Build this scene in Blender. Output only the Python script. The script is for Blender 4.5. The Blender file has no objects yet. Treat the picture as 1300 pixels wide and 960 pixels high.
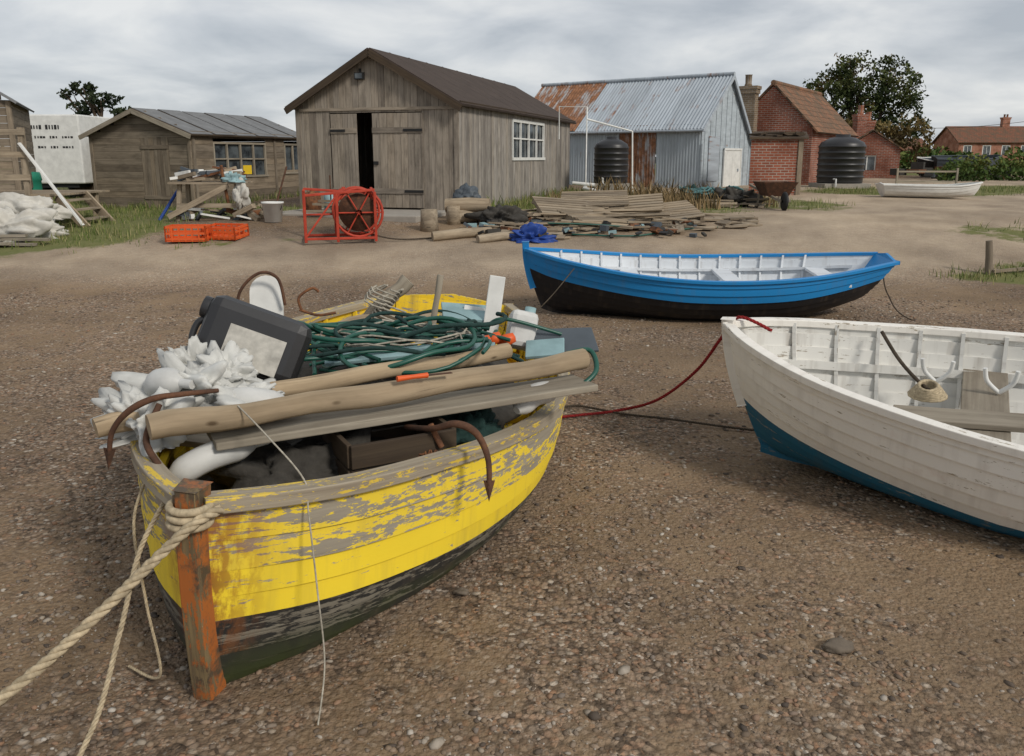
import bpy, math, random
import numpy as np
from mathutils import Vector, Matrix, noise
random.seed(7)
R=random.random
def U(a,b): return a+(b-a)*R()
scene=bpy.context.scene
scene.view_settings.view_transform='Standard'; scene.view_settings.look='None'
scene.view_settings.exposure=0; scene.view_settings.gamma=1

# ---------------------------------------------------------------- materials
class NT:
    def __init__(s,name):
        s.m=bpy.data.materials.new(name); s.m.use_nodes=True
        s.t=s.m.node_tree; s.b=s.t.nodes['Principled BSDF']
    def set(s,inp,v):
        if isinstance(v,bpy.types.NodeSocket): s.t.links.new(v,inp)
        else:
            if inp.type=='RGBA' and len(v)==3: v=(*v,1)
            inp.default_value=v
    def n(s,ty,**p):
        nd=s.t.nodes.new(ty)
        for k,v in p.items(): setattr(nd,k,v)
        return nd
    def gc(s): return s.n('ShaderNodeAttribute',attribute_name='gc').outputs['Vector']
    def rnd(s): return s.n('ShaderNodeAttribute',attribute_name='rnd').outputs['Fac']
    def at(s,a): return s.n('ShaderNodeAttribute',attribute_name=a).outputs['Fac']
    def obj(s): return s.n('ShaderNodeTexCoord').outputs['Object']
    def sc(s,v,k):
        nd=s.n('ShaderNodeVectorMath',operation='MULTIPLY'); s.set(nd.inputs[0],v); nd.inputs[1].default_value=k
        return nd.outputs[0]
    def noise(s,v,scale,detail=4,rough=.55,dist=0):
        nd=s.n('ShaderNodeTexNoise'); s.set(nd.inputs['Vector'],v)
        nd.inputs['Scale'].default_value=scale; nd.inputs['Detail'].default_value=detail
        nd.inputs['Roughness'].default_value=rough; nd.inputs['Distortion'].default_value=dist
        return nd.outputs['Fac']
    def voro(s,v,scale,feature='F1'):
        nd=s.n('ShaderNodeTexVoronoi',feature=feature); s.set(nd.inputs['Vector'],v); nd.inputs['Scale'].default_value=scale
        return nd
    def ramp(s,f,st,interp='LINEAR'):
        nd=s.n('ShaderNodeValToRGB'); s.set(nd.inputs[0],f); cr=nd.color_ramp; cr.interpolation=interp
        while len(cr.elements)<len(st): cr.elements.new(.5)
        for e,(p,c) in zip(cr.elements,st):
            e.position=p
            if isinstance(c,(int,float)): c=(c,c,c)
            e.color=(*c,1)
        return nd.outputs['Color']
    def mix(s,f,a,b,bl='MIX'):
        nd=s.n('ShaderNodeMix',data_type='RGBA',blend_type=bl)
        s.set(nd.inputs[0],f); s.set(nd.inputs[6],a); s.set(nd.inputs[7],b); return nd.outputs[2]
    def math(s,op,a,b=0.0,clamp=False):
        nd=s.n('ShaderNodeMath',operation=op,use_clamp=clamp); s.set(nd.inputs[0],a); s.set(nd.inputs[1],b); return nd.outputs[0]
    def bump(s,h,strength=.3,dist=.01,normal=None):
        nd=s.n('ShaderNodeBump'); s.set(nd.inputs['Height'],h); nd.inputs['Strength'].default_value=strength
        nd.inputs['Distance'].default_value=dist
        if normal is not None: s.set(nd.inputs['Normal'],normal)
        return nd.outputs[0]
    def out(s,col,rough=.8,normal=None,metal=0,spec=.3):
        s.set(s.b.inputs['Base Color'],col); s.set(s.b.inputs['Roughness'],rough)
        s.set(s.b.inputs['Metallic'],metal); s.b.inputs['Specular IOR Level'].default_value=spec
        if normal is not None: s.set(s.b.inputs['Normal'],normal)
        return s.m

def wood(name,c1,c2,grain=1.0,rough=.85,dark=(.04,.033,.027),var=.75,knots=False):
    t=NT(name); g=t.gc()
    n1=t.noise(t.sc(g,(1.2,28,28)),1,4,.6,.4)
    n2=t.noise(t.sc(g,(1,2.5,2.5)),2.3,4,.65)
    col=t.mix(t.ramp(n1,[(.3,0),(.7,1)]),c1,c2)
    col=t.mix(t.ramp(n2,[(.45,0),(.8,.6)]),col,dark)
    rn=t.rnd()
    col=t.mix(var,col,t.ramp(rn,[(0,(.52,.50,.49)),(.5,(.95,.95,.95)),(.8,(1.0,.95,.88)),(1,(1.0,1.0,1.0))]),'MULTIPLY')
    crack=t.ramp(n1,[(.28,0),(.36,1)])
    col=t.mix(t.math('MULTIPLY',t.math('SUBTRACT',1,crack),.75),col,dark)
    if knots:
        kv=t.voro(t.sc(g,(1,2.2,2.2)),4.5); col=t.mix(t.ramp(kv.outputs['Distance'],[(.05,.85),(.12,0)]),col,(.07,.045,.025))
    return t.out(col,rough,t.bump(n1,.5*grain,.006),spec=.15)

def plank_paint(name,paint,peel,under1=(.30,.28,.25),under2=(.16,.14,.12),dirt=.35,rough=.5,green=None,rust=0,ps=4.2,bowrust=0,rth=.56):
    t=NT(name); g=t.gc()
    gr=t.noise(t.sc(g,(1.5,35,35)),1,4,.65,.5)
    und=t.mix(t.ramp(gr,[(.3,0),(.7,1)]),under2,under1)
    big=t.noise(t.sc(g,(.7,4.2,4.2)),ps,7,.75,.4)
    fine=t.noise(t.sc(g,(1,3,3)),22,4,.7)
    mm=t.math('ADD',t.math('MULTIPLY',big,.66),t.math('MULTIPLY',fine,.34))
    mm=t.math('ADD',mm,t.math('MULTIPLY',t.math('SUBTRACT',gr,.5),.22))
    th=.66-peel*.3
    mask=t.ramp(mm,[(th,1),(th+.012,0)])
    v=t.noise(g,1.7,3)
    pc=t.mix(t.math('MULTIPLY',t.ramp(v,[(.35,0),(.75,1)]),dirt),paint,tuple(c*.62 for c in paint))
    streak=t.noise(t.sc(g,(14,1.2,1.2)),1,4,.6)
    pc=t.mix(t.math('MULTIPLY',t.ramp(streak,[(.52,0),(.78,1)]),dirt),pc,(.16,.12,.08))
    if rust:
        rs=t.noise(g,5,6,.7)
        pc=t.mix(t.math('MULTIPLY',t.ramp(rs,[(rth,0),(rth+.1,1)]),rust),pc,(.38,.12,.03))
    col=t.mix(mask,und,pc)
    if green or bowrust:
        z=t.n('ShaderNodeSeparateXYZ'); t.set(z.inputs[0],t.obj())
    if green:
        gm=t.math('MULTIPLY',t.ramp(z.outputs[2],[(.0,1),(.16,0)]),t.ramp(t.noise(t.obj(),6,4),[(.35,0),(.6,1)]))
        col=t.mix(gm,col,green)
    if bowrust:
        bm_=t.math('MULTIPLY',t.ramp(z.outputs[0],[(.03,1),(.17,0)]),t.ramp(t.noise(t.sc(t.obj(),(2.2,2.2,1)),8,5,.7),[(.42,0),(.56,1)]))
        col=t.mix(t.math('MULTIPLY',bm_,bowrust),col,t.mix(gr,(.40,.13,.02),(.14,.055,.025)))
    h=t.math('ADD',t.math('MULTIPLY',mask,.6),t.math('MULTIPLY',gr,t.math('SUBTRACT',1.15,mask)))
    rg=t.mix(mask,(.9,.9,.9),(rough,)*3)
    return t.out(col,rg,t.bump(h,.55,.004),spec=.35)

def simple(name,c,rough=.6,var=.3,metal=0,scale=6,bump=.15,spec=.3):
    t=NT(name); g=t.gc(); n=t.noise(g,scale,4,.6)
    col=t.mix(t.math('MULTIPLY',t.ramp(n,[(.35,0),(.75,1)]),var),c,tuple(x*.45 for x in c))
    return t.out(col,rough,t.bump(n,bump,.01),metal,spec)

def rusty(name,c=(.16,.07,.035),c2=(.30,.13,.05)):
    t=NT(name); g=t.gc(); n=t.noise(g,14,6,.7)
    col=t.ramp(n,[(.3,(.05,.03,.02)),(.5,c),(.7,c2)])
    return t.out(col,.85,t.bump(n,.6,.006),.1)

def corrug_mat(name,base,rustamt,paint=None):
    t=NT(name); g=t.gc()
    n=t.noise(t.sc(g,(1.3,.6,1)),1.0,7,.7,.3); n2=t.noise(t.sc(g,(9,1,1)),1,5,.6)
    w=t.math('ADD',t.math('MULTIPLY',n,.65),t.math('MULTIPLY',n2,.35))
    th=.72-rustamt*.4
    m=t.ramp(w,[(th-.05,0),(th+.03,1)])
    b=t.mix(t.ramp(n2,[(.3,0),(.7,1)]),base,tuple(x*.72 for x in base))
    sx=t.n('ShaderNodeSeparateXYZ'); t.set(sx.inputs[0],g)
    cell=t.n('ShaderNodeTexWhiteNoise',noise_dimensions='1D')
    t.set(cell.inputs['W'],t.math('FLOOR',t.math('DIVIDE',sx.outputs[0],.76)))
    b=t.mix(.6,b,t.ramp(cell.outputs['Value'],[(0,(.75,.75,.75)),(1,(1,1,1))]),'MULTIPLY')
    r=t.ramp(t.noise(g,5,6,.7),[(.3,(.10,.05,.03)),(.55,(.26,.12,.06)),(.75,(.40,.22,.13))])
    return t.out(t.mix(m,b,r),t.mix(m,(.45,.45,.45),(.9,.9,.9)),None,0,.4)

def brickmat(name,c1,c2,mort=(.33,.29,.25)):
    t=NT(name); g=t.gc()
    br=t.n('ShaderNodeTexBrick'); t.set(br.inputs['Vector'],g)
    br.inputs['Color1'].default_value=(*c1,1); br.inputs['Color2'].default_value=(*c2,1); br.inputs['Mortar'].default_value=(*mort,1)
    br.inputs['Scale'].default_value=1; br.inputs['Brick Width'].default_value=.23; br.inputs['Row Height'].default_value=.075
    br.inputs['Mortar Size'].default_value=.010
    n=t.noise(g,1.2,5); col=t.mix(t.math('MULTIPLY',t.ramp(n,[(.4,0),(.65,1)]),.7),br.outputs['Color'],tuple(x*.4 for x in c1))
    return t.out(col,.9,t.bump(t.math('SUBTRACT',1,br.outputs['Fac']),.5,.01),spec=.1)

def tilemat(name,c1,c2):
    t=NT(name); g=t.gc()
    br=t.n('ShaderNodeTexBrick'); t.set(br.inputs['Vector'],g)
    br.inputs['Color1'].default_value=(*c1,1); br.inputs['Color2'].default_value=(*c2,1); br.inputs['Mortar'].default_value=(.05,.03,.02,1)
    br.inputs['Scale'].default_value=1; br.inputs['Brick Width'].default_value=.24; br.inputs['Row Height'].default_value=.3
    br.inputs['Mortar Size'].default_value=.014; br.inputs['Mortar Smooth'].default_value=.6
    n=t.noise(g,1.5,6,.7); col=t.mix(t.math('MULTIPLY',t.ramp(n,[(.40,0),(.60,1)]),.75),br.outputs['Color'],(.10,.085,.06))
    return t.out(col,.85,t.bump(t.math('SUBTRACT',1,br.outputs['Fac']),.8,.03),spec=.15)

def leafmat(name,stops):
    t=NT(name); c=t.ramp(t.rnd(),stops)
    return t.out(c,.7,spec=.15)

W_SHED=wood('shed_boards',(.39,.34,.28),(.225,.195,.16))
W_SHED2=wood('shed_boards_side',(.39,.36,.32),(.23,.21,.19))
W_LOW=wood('low_shed_boards',(.30,.25,.19),(.175,.145,.11))
W_DRIFT=wood('driftwood',(.42,.35,.26),(.24,.19,.135))
W_POLE=wood('pole_wood',(.47,.37,.25),(.30,.23,.15),var=.4,dark=(.10,.075,.05),knots=True)
W_GREY=wood('grey_wood',(.38,.34,.27),(.24,.205,.16),var=.5,dark=(.09,.075,.055))
W_DARK=wood('dark_wood',(.10,.075,.05),(.055,.04,.03))
Y_PEEL=plank_paint('yellow_paint_peeling',(.84,.62,.05),.53,(.36,.32,.25),(.22,.19,.145),dirt=.3,bowrust=.8)
Y_OK=plank_paint('yellow_paint',(.90,.67,.04),.20,(.36,.32,.25),(.22,.19,.145),dirt=.25,bowrust=.9)
Y_IN=plank_paint('yellow_paint_inside',(.80,.56,.03),.35,dirt=.5)
K_BOT=plank_paint('black_bottom_paint',(.026,.026,.025),.50,(.20,.18,.14),(.08,.07,.055),green=(.05,.07,.015),bowrust=.7)
K_BOT2=plank_paint('black_lower_paint',(.030,.030,.027),.25,(.12,.10,.08),(.06,.05,.04),green=(.04,.052,.016))
RAIL=plank_paint('weathered_rail',(.70,.50,.07),.72,(.38,.33,.25),(.22,.18,.13))
STEM=plank_paint('rust_stained_stem',(.095,.07,.045),.40,(.26,.19,.09),(.07,.05,.035),rust=1.0,ps=3,rth=.44)
B_BLUE=plank_paint('blue_paint',(.015,.215,.52),.05,(.02,.12,.3),(.02,.1,.22),dirt=.2,rough=.4)
B_BLACK=plank_paint('black_hull_paint',(.012,.012,.014),.0,dirt=.2,rough=.45)
B_WHITE=plank_paint('white_interior_paint',(.68,.71,.74),.14,dirt=.35)
W_WHITE=plank_paint('white_hull_paint',(.80,.77,.71),.20,(.40,.35,.27),(.25,.2,.15),dirt=.25,rust=.12)
W_IN=plank_paint('white_inside_paint',(.74,.73,.69),.26,(.4,.36,.3),(.22,.19,.15),dirt=.45)
W_BLUE=plank_paint('blue_boot_paint',(.02,.13,.22),.25,(.3,.28,.24),(.16,.14,.12),dirt=.3)
RUST=rusty('rusted_iron')
RUST_D=rusty('dark_rust',(.09,.045,.028),(.16,.075,.04))
M_BLACKP=simple('black_plastic',(.022,.022,.024),.42,.3,spec=.5)
M_WHITEP=simple('white_plastic',(.60,.60,.58),.5,.5,scale=9)
M_BAG=simple('crumpled_sacking',(.60,.60,.57),.6,.65,scale=6,bump=.5)
M_CLOTH=simple('white_sheet',(.56,.54,.49),.9,.5,scale=5,bump=.5)
M_LABEL=simple('faded_label',(.52,.50,.45),.8,.9,scale=16,bump=.1)
M_RED=simple('red_painted_steel',(.45,.055,.028),.55,.7)
M_ORG=simple('orange_plastic',(.68,.11,.025),.45,.4)
M_BLUET=simple('blue_tarpaulin',(.02,.06,.27),.55,.5)
M_LBLUE=simple('pale_blue_paint',(.28,.42,.44),.6,.7)
M_TEAL=simple('green_hose',(.014,.085,.06),.4,.3,spec=.5)
M_TEALN=simple('green_net',(.02,.05,.045),.9,.6,scale=30,bump=.8)
M_NET=simple('dark_net',(.06,.055,.048),.95,.7,scale=25,bump=.9)
M_WHITEPT=simple('white_paint',(.72,.72,.69),.5,.4)
M_GREEN=simple('green_plastic',(.02,.20,.13),.5,.2)
M_FELT=simple('roofing_felt',(.066,.048,.039),.9,.6,scale=2.5,bump=.3)
M_FELTG=simple('grey_roof_sheet',(.20,.205,.21),.85,.7,scale=3,bump=.3)
M_DARK=simple('dark_interior',(.015,.014,.013),.9,.2)
M_SLATE=simple('slate_board',(.08,.095,.11),.55,.4)
M_ROCK=simple('brown_rock',(.16,.13,.10),.9,.5,scale=20,bump=.5)
M_YEL=simple('yellow_plastic',(.8,.55,.03),.5,.2)
M_IRON=simple('black_iron',(.02,.02,.02),.6,.2)
M_CONC=simple('concrete',(.33,.30,.26),.9,.4,scale=5)
C_GALV=corrug_mat('galvanised_sheet',(.44,.49,.54),.30)
C_GALVW=corrug_mat('painted_sheet_wall',(.48,.54,.58),.20)
C_RUST=corrug_mat('rusted_sheet',(.40,.41,.42),.62)
BRICK=brickmat('red_brick',(.30,.095,.055),(.20,.07,.045))
BRICK2=brickmat('orange_brick',(.40,.15,.085),(.34,.12,.07))
TILE=tilemat('pantiles',(.28,.14,.08),(.20,.105,.065))
TILE2=tilemat('house_tiles',(.24,.10,.06),(.19,.085,.055))
def glass():
    t=NT('window_glass'); n=t.noise(t.gc(),3,3)
    m=t.out(t.ramp(n,[(.35,(.02,.025,.03)),(.7,(.12,.14,.15))]),.08,spec=.8); return m
GLASS=glass()
def ropemat(name,c):
    t=NT(name); n=t.noise(t.sc(t.gc(),(60,30,30)),1,4,.6); n2=t.noise(t.gc(),4,3)
    cc=t.mix(t.ramp(n,[(.3,0),(.7,1)]),tuple(x*.5 for x in c),c); cc=t.mix(t.ramp(n2,[(.45,0),(.75,.6)]),cc,tuple(x*.35 for x in c))
    return t.out(cc,.9,t.bump(n,.5,.003),spec=.1)
ROPE=ropemat('manila_rope',(.56,.46,.31)); ROPE_R=ropemat('red_rope_fibre',(.34,.035,.035)); ROPE_D=ropemat('dark_rope_fibre',(.10,.08,.06))
ROPE_W=ropemat('pale_rope_fibre',(.50,.46,.38)); ROPE_B=ropemat('blue_net_twine',(.12,.25,.26))
BARK=simple('bark',(.09,.065,.045),.95,.5,scale=8,bump=.6)
LEAF=leafmat('leaves',[(0,(.022,.034,.012)),(.5,(.055,.072,.022)),(.85,(.10,.10,.032)),(1,(.16,.10,.04))])
LEAF_A=leafmat('autumn_leaves',[(0,(.05,.04,.015)),(.5,(.12,.085,.03)),(1,(.17,.13,.05))])
NEEDLE=leafmat('pine_needles',[(0,(.012,.020,.010)),(1,(.045,.058,.026))])
HEDGE=leafmat('hedge_leaves',[(0,(.03,.055,.012)),(.6,(.07,.11,.025)),(1,(.14,.15,.04))])
GRASS=leafmat('grass_blades',[(0,(.06,.09,.02)),(.55,(.13,.17,.045)),(.8,(.24,.23,.09)),(1,(.36,.30,.17))])
WEED=leafmat('dry_weeds',[(0,(.08,.065,.03)),(.6,(.20,.14,.07)),(1,(.30,.21,.11))])
STONE=NT('pebble_stone')
_c=STONE.ramp(STONE.rnd(),[(0,(.07,.058,.05)),(.18,(.16,.12,.088)),(.4,(.29,.215,.15)),(.55,(.22,.185,.155)),(.72,(.31,.18,.11)),(.84,(.33,.275,.21)),(.96,(.42,.37,.31)),(1,(.56,.52,.46))])
_n=STONE.noise(STONE.obj(),60,3)
STONE=STONE.out(STONE.mix(STONE.math('MULTIPLY',_n,.5),_c,(.09,.068,.05)),.8,STONE.bump(_n,.3,.003),spec=.2)

# ---------------------------------------------------------------- mesh builder
class MB:
    def __init__(s): s.v=[];s.f=[];s.m=[];s.r=[];s.s=[];s.g=[]
    def add(s,vs,fs,m=0,r=None,smooth=False,gc=None):
        o=len(s.v); s.v+= [tuple(v) for v in vs]
        s.g += [tuple(v) for v in (gc if gc is not None else vs)]
        rr=R() if r is None else r
        for f in fs:
            s.f.append([i+o for i in f]); s.m.append(m); s.r.append(rr); s.s.append(smooth)
    def box(s,c,size,rz=0,m=0,Rm=None,r=None,taper=None):
        if Rm is None: Rm=Matrix.Rotation(rz,3,'Z')
        c=Vector(c); off=Vector((U(-50,50),U(-50,50),U(-50,50)))
        order=sorted(range(3),key=lambda i:-size[i])
        vs=[];g=[]
        for x in(-.5,.5):
            for y in(-.5,.5):
                for z in(-.5,.5):
                    l=Vector((x*size[0],y*size[1],z*size[2]))
                    if taper and z>0: l.x*=taper; l.y*=taper
                    vs.append(c+Rm@l); g.append(Vector((l[order[0]],l[order[1]],l[order[2]]))+off)
        s.add(vs,[(0,1,3,2),(4,6,7,5),(0,4,5,1),(2,3,7,6),(0,2,6,4),(1,5,7,3)],m,r,False,g)
    def beam(s,p0,p1,w,h,m=0,up=(0,0,1),r=None):
        p0=Vector(p0);p1=Vector(p1); x=(p1-p0); L=x.length; x.normalize()
        up=Vector(up)
        if abs(x.dot(up))>.98: up=Vector((0,1,0))
        y=up.cross(x).normalized(); z=x.cross(y)
        s.box((p0+p1)/2,(L,w,h),m=m,Rm=Matrix((x,y,z)).transposed(),r=r)
    def tube(s,pts,rad,n=8,m=0,r=None,cap=True,closed=False):
        pts=[Vector(p) for p in pts]; N=len(pts)
        if not hasattr(rad,'__len__'): rad=[rad]*N
        T=[]
        for i in range(N):
            a=pts[max(0,i-1)];b=pts[min(N-1,i+1)]
            if closed: a=pts[i-1]; b=pts[(i+1)%N]
            d=(b-a); T.append(d.normalized() if d.length>1e-9 else Vector((0,0,1)))
        u=T[0].orthogonal().normalized(); vs=[];g=[];L=0; off=Vector((U(-50,50),U(-50,50),U(-50,50)))
        for i in range(N):
            if i: L+=(pts[i]-pts[i-1]).length; u=(u-T[i]*u.dot(T[i])).normalized()
            w=T[i].cross(u)
            for k in range(n):
                a=2*math.pi*k/n; d=u*math.cos(a)+w*math.sin(a)
                vs.append(pts[i]+d*rad[i]); g.append(Vector((L,math.cos(a)*rad[i],math.sin(a)*rad[i]))+off)
        fs=[]
        for i in range(N-1 if not closed else N):
            j=(i+1)%N
            for k in range(n):
                k2=(k+1)%n; fs.append((i*n+k,i*n+k2,j*n+k2,j*n+k))
        rr=R() if r is None else r
        s.add(vs,fs,m,rr,True,g)
        if cap and not closed:
            for idx in (0,N-1):
                ring=[vs[idx*n+k] for k in range(n)]
                if idx==0: ring=ring[::-1]
                s.add(ring,[tuple(range(n))],m,rr,False,[Vector(q)*1 for q in ring])
    def lathe(s,c,prof,n=28,m=0,axis='Z',Rm=None):
        c=Vector(c); vs=[];g=[]
        for (r_,z) in prof:
            for k in range(n):
                a=2*math.pi*k/n; l=Vector((r_*math.cos(a),r_*math.sin(a),z))
                vs.append(c+(Rm@l if Rm else l)); g.append(l+c)
        fs=[]
        for i in range(len(prof)-1):
            for k in range(n):
                k2=(k+1)%n; fs.append((i*n+k,i*n+k2,(i+1)*n+k2,(i+1)*n+k))
        s.add(vs,fs,m,None,True,g)
    def quad(s,a,b,c,d,m=0,r=None,gc=None): s.add([a,b,c,d],[(0,1,2,3)],m,r,False,gc)
    def slab(s,a,b,c,d,th,m=0,r=None):
        a,b,c,d=[Vector(p) for p in(a,b,c,d)]
        nrm=(b-a).cross(d-a).normalized()
        if nrm.z<0: nrm=-nrm
        L=(b-a).length; Hh=(d-a).length
        g=[(0,0,0),(L,0,0),(L,Hh,0),(0,Hh,0)]
        top=[p+nrm*th for p in(a,b,c,d)]
        s.add([a,b,c,d]+top,[(0,1,2,3),(4,5,6,7),(0,1,5,4),(1,2,6,5),(2,3,7,6),(3,0,4,7)],m,r,False,g+g)
    def corr(s,a,b,c,d,pitch=.09,amp=.014,m=0,rows=1,u0=0):
        a,b,c,d=[Vector(p) for p in(a,b,c,d)]
        nrm=(b-a).cross(d-a).normalized(); L=max((b-a).length,(c-d).length); n=max(6,int(L/pitch*6))
        vs=[];g=[]
        for j in range(rows+1):
            v=j/rows
            for i in range(n+1):
                u=i/n; p=(a.lerp(b,u)).lerp(d.lerp(c,u),v)
                w=math.sin(u*L/pitch*2*math.pi)*amp
                vs.append(p+nrm*w); g.append((u*L+u0,v*(d-a).length,0))
        fs=[]
        for j in range(rows):
            for i in range(n):
                k=j*(n+1)+i; fs.append((k,k+1,k+n+2,k+n+1))
        s.add(vs,fs,m,0.5,True,g)
    def obj(s,name,mats,parent=None,bevel=0,M=None):
        me=bpy.data.meshes.new(name); me.from_pydata(s.v,[],s.f)
        if not isinstance(mats,(list,tuple)): mats=[mats]
        for m in mats: me.materials.append(m)
        me.polygons.foreach_set('material_index',s.m); me.polygons.foreach_set('use_smooth',s.s)
        a=me.attributes.new('rnd','FLOAT','FACE'); a.data.foreach_set('value',s.r)
        g=me.attributes.new('gc','FLOAT_VECTOR','POINT'); g.data.foreach_set('vector',np.array(s.g,dtype=np.float32).ravel())
        me.update()
        o=bpy.data.objects.new(name,me); scene.collection.objects.link(o)
        if parent: o.parent=parent
        if M is not None: o.matrix_world=M
        if bevel:
            b=o.modifiers.new('bevel','BEVEL'); b.width=bevel; b.segments=2; b.limit_method='ANGLE'; b.angle_limit=math.radians(50)
        return o
def group(name,M=None):
    e=bpy.data.objects.new(name,None); scene.collection.objects.link(e); e.empty_display_size=.2
    if M is not None: e.matrix_world=M
    return e

def spline(pts,n=8):
    P=[Vector(p) for p in pts]; out=[]
    for i in range(len(P)-1):
        p0=P[max(0,i-1)];p1=P[i];p2=P[i+1];p3=P[min(len(P)-1,i+2)]
        for k in range(n):
            t=k/n
            out.append(.5*((2*p1)+(p2-p0)*t+(2*p0-5*p1+4*p2-p3)*t*t+(3*p1-p0-3*p2+p3)*t**3))
    out.append(P[-1]); return out
def rope3(mb,pts,r,m=0):
    pts=spline(pts,24)
    acc=[0]
    for i in range(1,len(pts)): acc.append(acc[-1]+(pts[i]-pts[i-1]).length)
    step=r*.9; N=int(acc[-1]/step)+2; P=[];j=0
    for i in range(N):
        s=acc[-1]*i/(N-1)
        while j<len(acc)-2 and acc[j+1]<s: j+=1
        f=(s-acc[j])/max(1e-9,acc[j+1]-acc[j]); P.append(pts[j].lerp(pts[j+1],min(1,f)))
    u=(P[1]-P[0]).orthogonal().normalized(); lines=[[],[],[]]
    for i in range(N):
        t=(P[min(N-1,i+1)]-P[max(0,i-1)]).normalized(); u=(u-t*u.dot(t)).normalized(); w=t.cross(u)
        for k in range(3):
            a=i*step/(r*6.5)*2*math.pi+k*2*math.pi/3
            lines[k].append(P[i]+(u*math.cos(a)+w*math.sin(a))*r*.52)
    for k in range(3): mb.tube(lines[k],r*.55,6,m)

def sm(a,b,x):
    x=max(0,min(1,(x-a)/(b-a))); return x*x*(3-2*x)
def H(x,y):
    h=.60*sm(9.2,16.6,y)+.12*sm(16.6,40,y)
    h*=1-.22*sm(5.5,9,-x)*(1-sm(22,40,y))
    h+= .05*sm(7,10,y)*noise.noise(Vector((x*.35,y*.35,3)))
    return h
import bmesh
def blob(name,c,size,amp=.15,freq=3,mat=None,parent=None,seed=0,flat=True,sub=4,rz=0,ridge=False):
    bm=bmesh.new(); bmesh.ops.create_icosphere(bm,subdivisions=sub,radius=1)
    mb=MB(); vs=[]
    for v in bm.verts:
        p=v.co.copy(); q=p*freq+Vector((seed*7.1,seed*3.3,0))
        if ridge:
            q=q+Vector((noise.noise(q*.8),noise.noise(q*.8+Vector((5,0,0))),noise.noise(q*.8+Vector((0,5,0)))))*.6
            k=1+amp*(.7*noise.noise(q*.6)+.9*abs(noise.noise(q*.9))+.30*(abs(noise.noise(q*2.1)))-.16*abs(noise.noise(q*3.7))-.3)
        else: k=1+amp*(noise.noise(q)+.6*abs(noise.noise(q*2.3))+.35*noise.noise(q*5))
        p=p*k
        if flat and p.z<-.3: p.z=-.3-(p.z+.3)*-.1
        vs.append(Matrix.Rotation(rz,3,'Z')@Vector((p.x*size[0],p.y*size[1],p.z*size[2]))+Vector(c))
    mb.add(vs,[[w.index for w in f.verts] for f in bm.faces],0,None,True)
    bm.free(); return mb.obj(name,mat,parent)

# ---------------------------------------------------------------- ground
def axis(a0,a1,step,lo,hi,g=1.12):
    c=list(np.arange(a0,a1+1e-6,step)); s=step;x=a1;hiL=[]
    while x<hi: s*=g; x+=s; hiL.append(x)
    s=step;x=a0;loL=[]
    while x>lo: s*=g; x-=s; loL.append(x)
    return loL[::-1]+c+hiL
xs=axis(-3.5,5.5,.07,-1500,1500,1.06); ys=axis(1.0,10,.07,-40,3000,1.05)
verts=[];gr=[];tr=[]
def grassf(x,y):
    g=0
    def e(cx,cy,rx,ry,k=1.0):
        d=((x-cx)/rx)**2+((y-cy)/ry)**2
        return k*max(0,min(1,1.6-1.6*d)) if d<1 else 0
    g=max(e(-8.3,14.4,3.0,2.2),e(-7.0,17.5,4,2.2),e(-12,20,6,5),e(.3,20,2.2,4.4,1),e(1.5,25,3,3),e(5.0,21.5,2.2,3.2,.8),e(6.6,20.5,1.6,3.2,.8),
          e(12.5,26.5,4.0,3.0),e(18,28,6,4),e(7.6,11.6,1.0,.6,.75),e(6.6,11.2,.8,.45,.8),e(9,14.2,1.8,.9,.7),e(4,18.2,1.4,2.0,.75),e(-4.6,13.4,1.6,.5,.35))
    if y>44: g=max(g,sm(44,50,y))
    if y>24 and x<-6: g=max(g,.8)
    return g
for y in ys:
    for x in xs:
        z=H(x,y) if abs(x)<80 and y<120 else .66
        if 0<y<14 and abs(x)<10:
            z+=.010*noise.noise(Vector((x*2.2,y*2.2,0)))+.006*noise.noise(Vector((x*7,y*7,5)))
        verts.append((x,y,z)); gr.append(grassf(x,y) if y<150 else 1.0)
        t=sm(10.0,13.5,y)*sm(1.8,4.5,x)*(1-sm(40,44,y)); 
        t=max(t,.9*sm(10.2,12.2,y)*(1-sm(13.2,14.6,y)))
        tr.append(t)
nx=len(xs); faces=[(j*nx+i,j*nx+i+1,(j+1)*nx+i+1,(j+1)*nx+i) for j in range(len(ys)-1) for i in range(nx-1)]
me=bpy.data.meshes.new('ground'); me.from_pydata(verts,[],faces)
for nm,ar in(('grass',gr),('track',tr)):
    a=me.attributes.new(nm,'FLOAT','POINT'); a.data.foreach_set('value',ar)
me.polygons.foreach_set('use_smooth',[True]*len(faces))
ground=bpy.data.objects.new('ground',me); scene.collection.objects.link(ground)
t=NT('gravel_ground'); p=t.obj()
v1=t.voro(p,44); v2=t.voro(p,95)
def hsv(vn): 
    s_=t.n('ShaderNodeSeparateColor'); t.set(s_.inputs[0],vn.outputs['Color']); return s_.outputs[0]
pal=[(0,(.085,.066,.052)),(.25,(.21,.155,.11)),(.5,(.34,.25,.175)),(.65,(.25,.205,.165)),(.8,(.35,.21,.13)),(.93,(.42,.35,.275)),(1,(.60,.54,.47))]
peb=t.mix(t.ramp(t.noise(p,9,2),[(.42,0),(.55,1)]),t.ramp(hsv(v2),pal),t.ramp(hsv(v1),pal))
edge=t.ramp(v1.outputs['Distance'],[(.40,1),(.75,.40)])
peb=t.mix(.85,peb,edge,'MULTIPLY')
dirt=t.mix(t.noise(p,1.1,5,.6),(.28,.20,.125),(.15,.102,.064))
dirt=t.mix(t.ramp(t.noise(p,55,2),[(.35,0),(.7,.6)]),dirt,(.33,.255,.175))
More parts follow.
